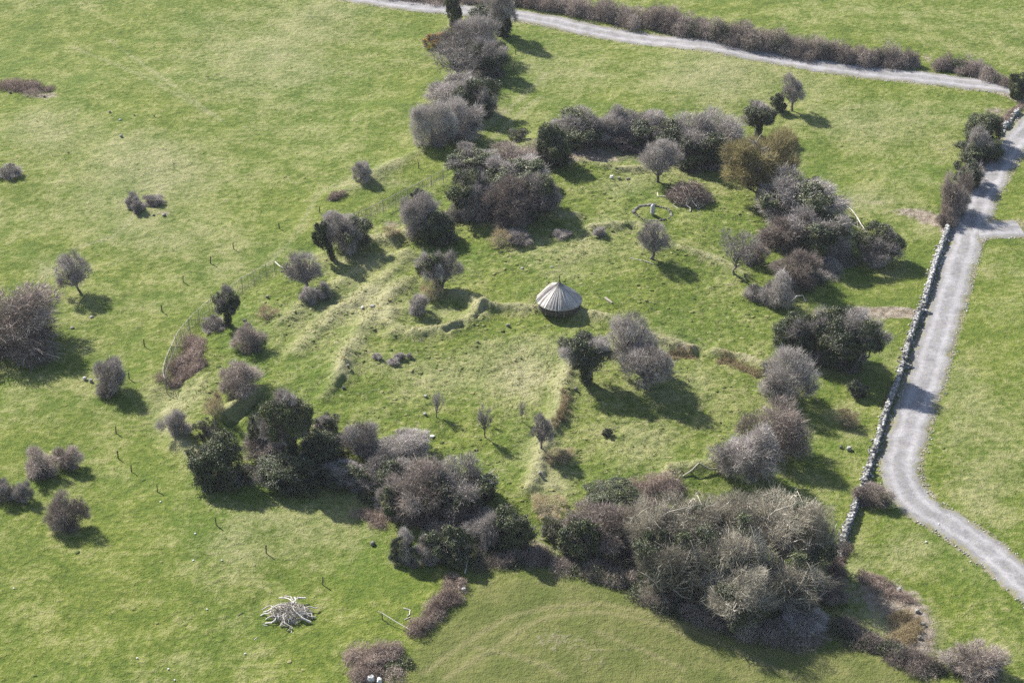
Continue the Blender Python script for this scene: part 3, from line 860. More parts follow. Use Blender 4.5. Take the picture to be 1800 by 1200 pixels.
P_('pale', (358, 685, 398, 738), "pale dead shrub with straw at its foot left of the large round bush")
P_('ivytree', (546, 386, 592, 440), "left ivy tree of the dark pair where the fence meets the bank", (585, 456))
P_('halfivy', (578, 375, 652, 452), "right bushy half of the dark ivy pair where the fence meets the bank")
P_('shrub', (565, 372, 612, 408), "grey bare crown rising behind the dark ivy pair by the fence")
# --- hedge of trees running up to the far track
P_('ever', (783, -45, 815, 50), "tall dark ivy column crossing the far track at the top edge")
P_('thorn', (848, -20, 905, 40), "bare leaning tree at the top edge where the hedge meets the far track", (893, 62))
P_('ever', (826, 10, 868, 47), "dark green bush between the ivy column and leaning tree at the far track")
P_('ever', (868, 16, 900, 68), "dark ivy bush under the leaning bare tree at the far track")
P_('gorse', (747, 54, 791, 89), "gorse bush with yellow flowers left of the row of trees")
P_('shrub', (783, 28, 880, 118), "topmost wide grey shrub of the row below the far track")
P_('sparse', (752, 72, 850, 140), "pale wide spreading bare tree in the row below the gorse bush", (800, 143))
P_('halfivy', (832, 68, 889, 140), "shrub with dark ivy on the shaded right side of the tree row")
P_('shrub', (753, 128, 852, 200), "wide grey shrub in the middle of the row, below the spreading tree")
P_('halfivy', (800, 130, 880, 215), "ivy patched shrub in the middle right of the tree row")
P_('shrub', (732, 178, 800, 266), "lowest left shrub of the tree row, dark grey with upright twigs")
P_('shrub', (768, 170, 846, 250), "lowest right shrub of the tree row, throwing shade on the grass")
# --- north rim of the fort
P_('yellow', (895, 226, 927, 252), "small round olive evergreen alone above the north rim thicket")
P_('halfivy', (786, 256, 872, 312), "grey green shrub at the upper left end of the north rim thicket")
P_('warm', (850, 242, 962, 305), "pinkish bare shrub in the upper left of the north rim thicket")
P_('ever', (938, 218, 1000, 300), "dark ivy mass facing the bare earth on the north rim")
P_('halfivy', (968, 193, 1062, 266), "tall grey bare shrub right of the dark ivy mass on the north rim")
P_('shrub', (1046, 188, 1112, 256), "tallest grey shrub at the middle of the north rim")
P_('halfivy', (1066, 200, 1152, 266), "half green shrub right of the middle of the north rim")
P_('shrub', (1102, 192, 1172, 256), "grey shrub behind the ivy bush on the north rim")
P_('yellow', (1116, 208, 1180, 262), "bright ivy bush among grey shrubs on the north rim")
P_('warm', (1060, 222, 1130, 268), "front bare shrub at the right end of the bare earth on the north rim")
P_('halfivy', (1160, 208, 1260, 300), "large shrub with dark base behind the forked thorn tree")
P_('shrub', (1205, 200, 1302, 285), "rightmost grey shrub of the north rim, left of the olive budding tree")
P_('ever', (1180, 240, 1260, 305), "dark evergreen bush in shade behind the forked thorn tree")
P_('thorn', (1124, 244, 1196, 306), "forked bare thorn tree standing forward of the north rim", (1157, 319))
P_('halfivy', (785, 300, 868, 396), "tall purple grey shrub at the left of the inner north west thicket")
P_('halfivy', (850, 276, 962, 350), "ivy topped shrub at the back of the inner north west thicket")
P_('warm', (835, 305, 935, 400), "dense purplish shrub in the middle of the inner north west thicket")
P_('halfivy', (905, 295, 988, 386), "dark shrub at the right end of the north west thicket casting shade")
P_('warm', (858, 338, 938, 408), "pale fuzzy shrub at the front of the north west thicket")
P_('ever', (720, 330, 748, 356), "small dark ivy clump by the fence above the grey scrub")
P_('shrub', (705, 343, 776, 424), "grey scrub bush beside the dark round ivy bush near the fence")
P_('ever', (740, 370, 806, 434), "dark round ivy bush at the left foot of the north west thicket")
P_('pale', (856, 398, 900, 436), "wispy pale dead shrub below the fuzzy front shrub of the thicket")
P_('shrub', (885, 400, 938, 434), "low dark bush in shade below the north west thicket")
P_('pale', (672, 396, 702, 418), "pale tuft of dead stems beside the grey scrub by the fence")
# --- top right trees and thicket east of the ring
P_('thorn', (1366, 133, 1412, 188), "upright bare thorn tree with round crown in the upper right field", (1393, 196))
P_('ever', (1353, 163, 1383, 200), "small ivy clump at the lower left of the upright thorn tree")
P_('ivytree', (1303, 180, 1367, 226), "leaning dark thorn tree with ivy above the olive budding tree", (1332, 240))
P_('halfivy', (1362, 240, 1402, 264), "small dark bush at the upper right shoulder of the olive budding tree")
P_('olive', (1268, 234, 1407, 336), "large rounded tree with olive gold buds on the north east rim", (1336, 345))
P_('halfivy', (1326, 304, 1462, 420), "biggest grey shrub of the eastern thicket, right below the olive tree")
P_('ever', (1416, 310, 1448, 336), "ivy tuft on the back of the biggest grey shrub by the pole fence")
P_('warm', (1336, 370, 1430, 448), "purple grey shrub on the left side of the eastern thicket")
P_('halfivy', (1392, 372, 1490, 464), "dark lower shrub in the centre of the eastern thicket")
P_('halfivy', (1498, 394, 1580, 474), "round bush at the right end of the eastern thicket nearest the stone wall")
P_('sparse', (1263, 404, 1345, 464), "thin crooked tree with orange bank at its foot, left of the eastern thicket", (1291, 482))
P_('warm', (1305, 425, 1350, 470), "low reddish bush beside the thin crooked tree")
P_('warm', (1360, 438, 1442, 512), "reddish grey bush at the lower left of the eastern thicket")
P_('shrub', (1340, 478, 1396, 548), "lowest shrub of the eastern thicket above the bleached branch")
P_('shrub', (1306, 498, 1345, 532), "small scrubby bush left of the lowest eastern thicket shrub")
# --- hedge beside the right track
P_('ever', (1698, 194, 1762, 262), "tall dark ivy bush at the top of the trackside row")
P_('shrub', (1690, 222, 1738, 285), "grey bare bush left of the tall dark trackside ivy")
P_('ever', (1683, 240, 1752, 292), "second dark ivy bush down the trackside row")
P_('halfivy', (1672, 278, 1726, 334), "ivy and bare bush in the middle of the trackside row")
P_('warm', (1650, 305, 1705, 385), "brownish bush near the lower end of the trackside row")
P_('warm', (1644, 368, 1680, 404), "small thin bush on the upper end of the stone wall")
P_('ever', (1772, 128, 1806, 178), "dark ivy tree at the right edge where the far track ends")
# --- thicket by the wall gap
P_('ever', (1354, 545, 1432, 625), "left evergreen bush of the thicket below the reddish path")
P_('halfivy', (1395, 545, 1500, 650), "grey middle shrub of the thicket below the reddish path")
P_('ivytree', (1450, 548, 1552, 640), "right ivy tree of the thicket below the reddish path", (1500, 652))
P_('shrub', (1338, 608, 1432, 714), "round dark bush at the front left of the thicket below the reddish path")
P_('shrub', (1458, 590, 1522, 655), "small purplish bush under the right ivy tree by the wall gap")
P_('ever', (1488, 666, 1522, 702), "small green bush standing in the shade near the stone wall")
P_('warm', (1296, 704, 1412, 815), "large bare bush with brown right side, back one of two beside the wall")
P_('shrub', (1266, 748, 1375, 858), "large dark grey bush, front one of two above the big bare grove")
P_('pale', (1470, 712, 1512, 756), "straw coloured scrub at the foot of the shade near the stone wall")
P_('warm', (1504, 846, 1566, 898), "bushy bramble growing between the stone wall and the gravel bend")
# --- centre
P_('ivytree', (984, 586, 1070, 656), "dark round ivy tree alone below the thatched hut", (1031, 672))
P_('thorn', (1072, 554, 1152, 628), "upper rear bare tree right of the round ivy tree below the hut", (1118, 652))
P_('thorn', (1086, 602, 1192, 670), "wide front bare tree with a leaning trunk right of the round ivy tree", (1138, 682))
P_('ivytree', (722, 440, 778, 498), "dark ivy half of the double tree left of the thatched hut", (773, 507))
P_('thorn', (762, 438, 813, 488), "bare reddish half of the double tree left of the thatched hut", (776, 506))
P_('pale', (738, 488, 778, 536), "pale bare bush at the left foot of the double tree")
P_('shrub', (713, 516, 754, 562), "small dark bush inside the curved earth bank left of the hut")
P_('thorn', (1118, 390, 1171, 438), "small round crowned thorn tree below the stone ring", (1143, 454))
P_('thorn', (929, 730, 977, 776), "small bare thorn tree on the rough grass in the lower middle", (952, 788))
P_('sparse', (833, 712, 864, 745), "bent thin sapling left of the small thorn tree in the rough grass", (853, 769))
P_('sparse', (910, 684, 926, 712), "thin upright sapling above the small thorn tree in the rough grass", (918, 741))
P_('sparse', (757, 688, 784, 706), "tiny wispy sapling, leftmost on the rough grass of the middle", (767, 733))
P_('sparse', (858, 728, 868, 738), "very small twig beside the bent thin sapling", (862, 748))
P_('ever', (1056, 751, 1077, 771), "tiny black bush alone on the grass in the lower middle")
P_('pale', (958, 782, 1012, 818), "low scrub in the shadow of the small bare thorn tree")
P_('shrub', (654, 619, 671, 634), "small dark tuft, leftmost of the four tufts below the curved bank")
P_('shrub', (694, 617, 713, 632), "purple tuft, second right of the four tufts below the curved bank")
P_('shrub', (680, 628, 702, 643), "lowest grey tuft of the four below the curved bank")
P_('shrub', (713, 620, 725, 631), "smallest tuft at the right of the four below the curved bank")
P_('shrub', (1042, 396, 1066, 417), "small dark round tuft between the north rim and the small thorn tree")
P_('shrub', (972, 402, 1006, 422), "low dark scrub with yellowish twigs below the north west thicket")
# --- lower left thicket
P_('ever', (340, 760, 428, 864), "big dark ivy bush at the far left of the lower thicket")
P_('ivytree', (468, 690, 556, 780), "tallest dark ivy tree at the top of the lower left thicket", (515, 815))
P_('halfivy', (438, 716, 502, 798), "bare grey shrub on the left flank of the tallest dark ivy tree")
P_('ever', (455, 788, 553, 872), "big dark ivy bush at the front of the lower left thicket")
P_('ever', (528, 755, 604, 836), "dark evergreen behind the right side of the lower left thicket")
P_('halfivy', (555, 723, 597, 768), "small bush at the upper right of the tallest dark ivy tree")
P_('warm', (436, 762, 504, 816), "brownish bush between the two big dark ivy bushes")
P_('shrub', (602, 737, 670, 808), "grey bare bush right of the lower left thicket")
P_('shrub', (668, 753, 748, 816), "wide grey bush left of the yellow green bush")
P_('halfivy', (560, 798, 642, 860), "low mixed scrub under the grey bare bush, lower left thicket")
P_('halfivy', (630, 795, 718, 878), "grey spreading shrub above the shaded hollow, left of the large mixed shrub")
P_('yellow', (723, 793, 777, 838), "yellow green leafy bush above the large mixed shrub")
P_('halfivy', (664, 838, 734, 916), "green and grey bush on the left flank of the large mixed shrub")
P_('warm', (694, 814, 812, 935), "large reddish bare shrub, left half of the large mixed mass")
P_('halfivy', (750, 818, 866, 930), "large bare shrub with green leaves inside, right half of the mixed mass")
P_('ever', (828, 832, 874, 888), "dark ball shaped bush at the right of the large mixed shrub")
P_('halfivy', (690, 932, 736, 1000), "small dark bush, leftmost below the large mixed shrub")
P_('shrub', (728, 938, 772, 998), "small grey bush beside the leftmost dark one below the mixed shrub")
P_('ever', (758, 920, 836, 1006), "dark ivy bush with grey top at the lower middle")
P_('ever', (868, 890, 938, 980), "dark ivy bush left of the straw hollow by the grove")
P_('shrub', (828, 896, 900, 975), "pale twiggy bush in front of the dark ivy by the hollow")
P_('pale', (922, 864, 994, 914), "straw coloured scrub mound between the mixed shrub and the grove")
P_('yellow', (948, 905, 994, 956), "small green bush at the left end of the big bare grove")
# --- big bare grove at the lower right
P_('ever', (985, 905, 1058, 1000), "dark ivy base at the left end of the big bare grove")
P_('warm', (985, 872, 1110, 985), "purple brown bare shrub at the left end of the big bare grove")
P_('ever', (1034, 838, 1122, 902), "dark evergreen mass behind the left part of the big bare grove")
P_('yellow', (1050, 842, 1096, 876), "lighter green bush on top of the dark evergreen behind the grove")
P_('warm', (1080, 885, 1190, 1005), "purplish bare shrub second from the left in the big bare grove")
P_('big', (1118, 870, 1262, 1000), "leftmost tall bare tree of the big grove", (1185, 992))
P_('halfivy', (1110, 930, 1190, 1050), "ivy clad shrub below the leftmost tall bare tree of the grove")
P_('big', (1200, 852, 1345, 985), "second tall bare tree of the big grove, back row", (1272, 978))
P_('big', (1215, 920, 1345, 1060), "tree with green ivy limbs at the front centre of the big grove", (1285, 1046))
P_('big', (1300, 868, 1440, 1000), "back row tree with pale forked trunk in the middle of the grove", (1370, 992))
P_('big', (1366, 886, 1462, 1004), "rightmost tall bare tree of the grove beside the stone wall", (1425, 1004))
P_('big', (1308, 975, 1438, 1078), "front right bare tree of the grove with drooping pale branches", (1374, 1072))
P_('halfivy', (1230, 1010, 1320, 1100), "shaded ivy bush under the front centre of the grove")
P_('warm', (1432, 1008, 1488, 1064), "dark reddish bush at the right foot of the grove by the wall end")
P_('shrub', (1366, 1062, 1452, 1124), "low dark bare shrub at the front right foot of the grove")
P_('warm', (1660, 1130, 1766, 1215), "dark bush at the bottom right corner below the gravel track")

T_ = thicket
T_('bramble_patch', 'bramble', "wide brown bramble patch at the upper left edge of the photo", [(12, 152, 24, 1.6), (42, 155, 24, 1.8), (70, 160, 16, 1.4)], 'bramble', seed=1, arch=True)
T_('bramble_patch', 'bramble', "small pinkish bramble mound in the field above the ivy pair by the fence", [(582, 350, 10, 1.0), (598, 345, 10, 1.3)], 'bramble', seed=2, arch=True)
T_('bramble_patch', 'bramble', "large brown bramble filling the inside of the curved fence", [(312, 662, 20, 1.9), (322, 640, 22, 2.0), (342, 622, 22, 1.8), (335, 605, 18, 1.5), (352, 640, 15, 1.2), (305, 680, 12, 1.3)], 'bramble', seed=3, arch=True, dens=1.2)
T_('bramble_patch', 'bramble', "reddish bramble mound behind the right evergreen mass above the grove", [(1125, 860, 22, 1.6), (1155, 855, 26, 2.0), (1185, 862, 20, 1.6)], 'bramble', seed=4, arch=True)
T_('bramble_patch', 'bramble', "bramble strip along the field edge left of the mown field", [(735, 1112, 20, 1.7), (755, 1090, 20, 1.8), (772, 1070, 24, 2.0), (795, 1045, 20, 1.8), (800, 1020, 16, 1.5)], 'bramble', seed=5, arch=True)
T_('bramble_patch', 'bramble', "big pinkish bramble mound at the bottom edge with white stones at its foot", [(640, 1165, 30, 2.0), (670, 1150, 30, 2.2), (650, 1185, 30, 1.8), (690, 1145, 22, 1.8), (630, 1190, 22, 1.6)], 'bramble', seed=6, arch=True)
T_('evergreen_shrub', 'shrub', "dark leafy growth on the right foot of the bottom bramble mound", [(690, 1180, 22, 1.3), (708, 1165, 16, 1.1)], 'bramble', seed=7, leaf=.9, parts=('stems', 'foliage'))
T_('bramble_patch', 'bramble', "brown bramble on the earth mound right of the wall end", [(1518, 1014, 16, .7), (1545, 1026, 20, .8), (1575, 1042, 18, .7), (1600, 1056, 13, .6)], 'bramble', seed=8, arch=True, dens=.8)
T_('dead_grass_mound', 'grass mound', "straw mound inside the earth bank at the lower right", [(1580, 1080, 18, 1.0), (1590, 1125, 22, 1.3), (1612, 1100, 14, 1.0)], 'straw', seed=9, arch=True)
T_('scrub_hedge', 'hedge', "dark scrub running from the grove foot along the bottom right edge", [(1480, 1112, 30, 1.8), (1525, 1128, 28, 1.8), (1565, 1140, 26, 1.7), (1600, 1160, 28, 1.8), (1640, 1178, 28, 1.6)], 'twig_warm', seed=10, leaf=.25, parts=('twigs', 'leaves'))
T_('scrub_hedge', 'hedge', "shaded undergrowth along the front of the big bare grove", [(1000, 1000, 26, 1.8), (1050, 1012, 26, 1.9), (1100, 1028, 26, 2.0), (1150, 1050, 26, 2.0), (1200, 1072, 26, 1.9), (1250, 1092, 26, 1.9), (1310, 1110, 28, 1.8), (1370, 1120, 28, 1.8), (1430, 1122, 26, 1.6)], 'twig_warm', seed=11, leaf=.3, parts=('twigs', 'leaves'))
T_('scrub_hedge', 'hedge', "shaded scrub in the hollow between the lower thicket and the grove", [(850, 985, 26, 1.6), (890, 985, 26, 1.7), (935, 978, 26, 1.6), (970, 985, 22, 1.6)], 'twig_warm', seed=12, leaf=.3, parts=('twigs', 'leaves'))
T_('hedge', 'hedge', "long bare hedge along the far side of the upper track, left of the gap",
   [(890, 6, 16, 2.5), (925, 8, 18, 3.3), (960, 12, 20, 3.9), (1000, 18, 20, 4.1), (1035, 26, 20, 4.3), (1070, 33, 20, 4.4), (1105, 39, 21, 4.6), (1140, 44, 22, 4.9), (1175, 50, 23, 5.4), (1210, 58, 22, 5.4), (1245, 65, 22, 5.2), (1280, 72, 21, 5.1),
    (1315, 79, 22, 5.2), (1350, 85, 22, 5.4), (1385, 91, 21, 5.2), (1420, 96, 21, 4.9), (1455, 102, 20, 4.6), (1490, 106, 20, 4.4), (1525, 109, 19, 4.3), (1558, 111, 18, 4.4), (1590, 114, 17, 4.3), (1608, 117, 10, 3.1)],
   'twig_warm', seed=13, leaf=.12, L=.7, W=.05, dens=.75, parts=('twigs', 'leaves'))
T_('hedge', 'hedge', "short bare hedge along the upper track, right of the gap",
   [(1652, 119, 14, 3.3), (1678, 122, 17, 3.8), (1705, 128, 17, 3.7), (1732, 136, 16, 3.0), (1758, 146, 15, 2.3), (1778, 154, 12, 2.1)], 'twig_warm', seed=14, leaf=.12, L=.7, W=.05, dens=.75, parts=('twigs', 'leaves'))
T_('hedge', 'hedge', "low hedge strip on the far side of the track near the top edge", [(640, -10, 20, 1.2), (690, -6, 20, 1.2), (740, -1, 20, 1.3), (780, 3, 18, 1.3), (850, 4, 18, 1.4)], 'twig_warm', seed=15, L=.6, W=.045, dens=.7, parts=('twigs', 'leaves'))
T_('hedge', 'hedge', "overgrown low bank between the upper corner and the tall trackside ivy", [(1792, 186, 10, 1.0), (1778, 200, 10, 1.0), (1764, 216, 10, 1.1), (1752, 232, 9, 1.0)], 'bramble', seed=16, arch=True)
T_('hedge', 'hedge', "low brown growth under the trackside row of bushes", [(1735, 268, 14, 1.2), (1715, 300, 15, 1.3), (1698, 330, 15, 1.3), (1682, 362, 15, 1.2), (1672, 385, 12, 1.0)], 'twig_warm', seed=17, leaf=.2, parts=('twigs', 'leaves'))
T_('bramble_patch', 'bramble', "dark bramble covering the lower end of the stone wall beside the grove", [(1482, 960, 12, 1.3), (1475, 985, 14, 1.5), (1468, 1010, 16, 1.6)], 'bramble', seed=18, arch=True)
T_('dead_grass_mound', 'grass mound', "yellow grass bank right of the wide front bare tree", [(1175, 624, 12, .6), (1198, 628, 12, .7), (1216, 630, 8, .6)], 'straw', seed=19, arch=True, L=.35)
T_('dead_grass_mound', 'grass mound', "straw bank with earth left of the round bush in the right thicket", [(1268, 636, 12, .6), (1290, 641, 10, .5), (1318, 650, 10, .5), (1332, 660, 10, .6)], 'straw', seed=20, arch=True, L=.35)
T_('dead_grass_mound', 'grass mound', "tall straw tussocks on the bank below the round ivy tree", [(994, 690, 9, .5), (990, 712, 10, .6), (985, 735, 12, .6), (975, 745, 10, .5)], 'straw', seed=21, arch=True, L=.35)
T_('bramble_patch', 'bramble', "low scrub along the shaded bank right of the lower left thicket", [(640, 900, 18, .8), (665, 920, 16, .8), (690, 905, 18, 1.0)], 'bramble', seed=22, arch=True, dens=.7)

P_('big', (1090, 880, 1175, 985), "bare tree between the purplish shrub and the leftmost tall tree of the grove", (1136, 985))
T_('scrub_hedge', 'hedge', "low twiggy undergrowth along the front of the north rim shrubs", [(985, 254, 20, 1.2), (1010, 246, 20, 1.4), (1050, 244, 20, 1.4), (1100, 254, 20, 1.4), (1150, 272, 22, 1.4), (1200, 284, 24, 1.6), (1250, 284, 24, 1.6)], 'twig', seed=30, leaf=.3, parts=('twigs', 'leaves'))
T_('scrub_hedge', 'hedge', "undergrowth between the shrubs of the inner north west thicket", [(795, 385, 24, 1.6), (835, 375, 26, 1.8), (880, 360, 26, 1.8), (920, 350, 26, 1.8), (880, 315, 26, 1.8), (830, 320, 24, 1.6)], 'twig', seed=31, leaf=.3, parts=('twigs', 'leaves'))
T_('scrub_hedge', 'hedge', "undergrowth filling the bottom of the eastern thicket", [(1350, 420, 26, 1.6), (1395, 440, 28, 1.8), (1440, 450, 28, 1.8), (1480, 450, 26, 1.6), (1400, 500, 24, 1.5), (1370, 520, 22, 1.4)], 'twig', seed=32, leaf=.35, parts=('twigs', 'leaves'))
T_('scrub_hedge', 'hedge', "dark undergrowth tying the lower left thicket together", [(400, 840, 24, 1.4), (470, 830, 28, 1.6), (520, 840, 28, 1.6), (570, 830, 28, 1.5), (620, 845, 28, 1.5), (680, 880, 28, 1.6), (740, 910, 28, 1.7), (800, 920, 28, 1.7), (850, 930, 26, 1.6)], 'twig', seed=33, leaf=.45, parts=('twigs', 'leaves'))
T_('scrub_hedge', 'hedge', "undergrowth under the row of trees below the far track", [(850, 70, 24, 1.5), (845, 110, 26, 1.6), (835, 150, 26, 1.6), (815, 185, 26, 1.6), (790, 220, 26, 1.6), (770, 245, 24, 1.5)], 'twig', seed=34, leaf=.3, parts=('twigs', 'leaves'))

P_('big', (1225, 985, 1352, 1096), "low front bare tree beneath the tree with ivy limbs in the grove", (1288, 1096))
P_('big', (1120, 945, 1232, 1052), "spreading bare tree with drooping pale branches at the left front of the grove", (1178, 1055))


# ------------------------------------------------------------------ thatched hut
def hut():
    rng = np.random.default_rng(8)
    # roof rim centre fitted to the photo: eave ellipse centre (983,527), half width 40.7 px
    c = G(983, 538)
    s = scale_at(c); R = 40.6 / s
    root = empty("thatched_hut", c, "round hut with pale thatched roof and thin spire in the middle of the fort", "hut")
    EZ = 1.15; AP = 5.55
    prof = [(1.0, 0.0), (.97, .14), (.93, .35), (.86, .70), (.74, 1.22), (.60, 1.76), (.46, 2.26), (.33, 2.70), (.22, 3.08), (.135, 3.46), (.07, 3.86), (.035, 4.2)]
    prof = [(r * R, EZ + z * (AP - EZ) / 5.05) for r, z in prof]
    NA = 300
    ang = np.arange(NA) * 2 * math.pi / NA
    groove = fbm(np.cos(ang) * 15, np.sin(ang) * 15, 4, 3); fine = rng.normal(0, 1, NA)
    b = MB()
    V = []; Tn = []
    for i, (r, z) in enumerate(prof):
        amp = 1.0 * (r / R) ** .5
        off = (groove * .11 + fine * .04) * amp * 1.0
        edge = fbm(ang * 6, ang * 0 + 3, 14, 2) * .10 * (1 if i < 2 else 0)
        rr = r + edge + off * .45
        V.append(np.column_stack([np.cos(ang) * rr, np.sin(ang) * rr, np.full(NA, z) + off * .75 + .62 * np.exp(-((ang - 2.25) / .75) ** 2) * math.exp(-((r / R - .5) / .28) ** 2)]))
        Tn.append(np.clip(.62 - 1.1 * np.clip(fbm(np.cos(ang) * 24, np.sin(ang) * 24 + i * .22, 71, 2) - .06, 0, 1) * (1 if i < 9 else .3) + fine * .08 - .3 * (i > 8) + fbm(np.cos(ang) * 4, np.sin(ang) * 4 + i * .7, 60, 3) * .45, 0, 1))
    inner = [(prof[0][0] - .05, EZ - .16), (prof[0][0] - .9, EZ + .25)]
    for r, z in inner:
        V.append(np.column_stack([np.cos(ang) * r, np.sin(ang) * r, np.full(NA, z)])); Tn.append(np.full(NA, .5 if r > R * .9 else .1))
    order = [len(prof) + 1, len(prof)] + list(range(len(prof)))
    V = np.vstack([V[i] for i in order]); Tn = np.concatenate([Tn[i] for i in order])
    q = []
    for i in range(len(order) - 1):
        for k in range(NA):
            k2 = (k + 1) % NA
            q.append((i * NA + k, i * NA + k2, (i + 1) * NA + k2, (i + 1) * NA + k))
    b.add(V, f4=q, tone=Tn)
    b.build("thatched_roof", M['thatch'], root)
    # straw ends hanging at the eave
    e = MB(); n = 900; a = rng.uniform(0, 6.283, n); r0 = prof[0][0]
    p = np.column_stack([np.cos(a) * (r0 - .06), np.sin(a) * (r0 - .06), np.full(n, EZ - .04)])
    sprigs(e, rng, p, unit(np.column_stack([np.cos(a), np.sin(a), np.full(n, -1.6)])), .15, .03, 2, .22)
    e.build("eave_fringe", M['thatch'], root)
    f = MB()
    for k in range(7):
        a0 = k * .9; rr = .11
        tube_path(f, [(cos(a0) * rr * .5, sin(a0) * rr * .5, prof[-1][1] - .5), (cos(a0) * .04, sin(a0) * .06, AP - .4), (rng.normal(0, .07), rng.normal(0, .07), AP + rng.uniform(.0, .5))], [.07, .055, .015], 5, rng.uniform(.1, .4))
    f.build("spire", M['wattle'], root)
    # wattle wall: upright stakes woven round with rods, and a doorway to the east
    wl = MB(); RW = R * .90; NS = 110
    for k in range(NS):
        a0 = k * 2 * math.pi / NS
        if abs(a0 - .55) < .13: continue
        tube_path(wl, [(cos(a0) * RW, sin(a0) * RW, -.25), (cos(a0) * RW, sin(a0) * RW, EZ + .18)], .05, 5, rng.uniform(.2, .8))
    for j in range(11):
        z = .05 + j * .115
        A = np.linspace(.70, .40 + 2 * math.pi, 150)
        wv = RW + .06 * np.sin(A * NS / 2 + j * math.pi)
        tube_path(wl, np.column_stack([np.cos(A) * wv, np.sin(A) * wv, z + .02 * np.sin(A * 9 + j)]), .055, 4, rng.uniform(.15, .7))
    wl.build("wattle_wall", M['wattle'], root)
    d = MB()
    for a0 in (.42, .68):
        tube_path(d, [(cos(a0) * (RW + .05), sin(a0) * (RW + .05), -.2), (cos(a0) * (RW + .05), sin(a0) * (RW + .05), EZ + .12)], .085, 6, .6)
    tube_path(d, [(cos(.42) * (RW + .06), sin(.42) * (RW + .06), EZ + .02), (cos(.68) * (RW + .06), sin(.68) * (RW + .06), EZ + .02)], .08, 6, .6)
    d.build("door_frame", M['wood_grey'], root)
    # slim poles propping the eave
    for a0 in (3.6, 4.05, 4.55, 4.9):
        q = MB(); ro = R * .97
        tube_path(q, [(cos(a0) * (ro + .15), sin(a0) * (ro + .15), -.25), (cos(a0) * ro, sin(a0) * ro, EZ + .03)], [.05, .035], 6, .55)
        q.build("eave_pole", M['wood_grey'], root)
hut()

# poles lying by the hut
def log(name, pts, r, mat, label, cat, tone=.5, lift=None, group=None, sides=7):
    W_ = np.array([G(*p) for p in pts]); base = W_[0].copy()
    if len(W_) == 2: W_ = np.linspace(W_[0], W_[1], 4)
    W_[:, 2] = H(W_[:, 0], W_[:, 1]) + r * .7 + (np.asarray(lift) if lift is not None else 0)
    rs = np.linspace(r, r * .65, len(W_))
    b = MB(); tube_path(b, W_ - base, rs, sides, tone)
    return tag(b.build(name, M[mat], loc=base, smooth=False), label, cat, group)

log("fallen_pole", [(936, 536), (941, 531)], .07, 'wood_white', "short pale pole leaning in the grass at the left of the thatched hut", "pole")
log("fallen_pole", [(938, 543), (941, 538)], .06, 'wood_white', "thin pale stick lying nearest the left side of the thatched hut", "pole")
log("fallen_log", [(1064, 525), (1076, 534)], .26, 'wood_grey', "short grey log lying on the grass right of the thatched hut", "log", .35)
log("fallen_pole", [(1108, 454), (1128, 458)], .07, 'wood_white', "thin pale pole lying left of the small thorn tree foot", "pole", .6)
log("fallen_pole", [(1131, 458), (1149, 465)], .10, 'wood_white', "stout pale pole lying at the small thorn tree foot", "pole", .7)
log("fallen_branch", [(1200, 838), (1216, 830), (1228, 825), (1248, 827), (1262, 824)], .16, 'bark_pale', "crooked fallen branch on the grass bank above the big grove", "branch", .5, [0, .3, .5, .3, .2])
log("fallen_branch", [(1390, 532), (1400, 525), (1411, 524), (1416, 531)], .10, 'wood_white', "bleached bent branch below the lowest eastern thicket shrub", "branch", .9, [0, .5, .5, 0])
log("fallen_branch", [(709, 1069), (721, 1072), (720, 1080), (716, 1083)], .09, 'wood_white', "bleached angled branch between the leaning rail and the bramble strip", "branch", .9)
log("fallen_branch", [(711, 1089), (721, 1085)], .09, 'wood_white', "short bleached stick just below the bleached angled branch", "branch", .9)
log("fallen_branch", [(418, 1082), (428, 1076)], .06, 'bark', "small dark branch lying left of the bleached stick pile", "branch", .3)
log("fallen_branch", [(447, 1124), (452, 1120)], .06, 'wood_white', "tiny white stick in the grass left below the bleached stick pile", "branch", .9)
log("fallen_branch", [(512, 1112), (514, 1101)], .06, 'wood_white', "single white stick in the grass just below the bleached stick pile", "branch", .9)
log("fallen_branch", [(462, 1098), (470, 1100)], .07, 'wood_white', "white stick lying at the lower left corner of the bleached stick pile", "branch", .9)
log("fallen_branch", [(817, 1008), (821, 998), (820, 992)], .09, 'wood_white', "bare pale snag at the top end of the bramble strip", "branch", .7, [0, .7, 1.4])

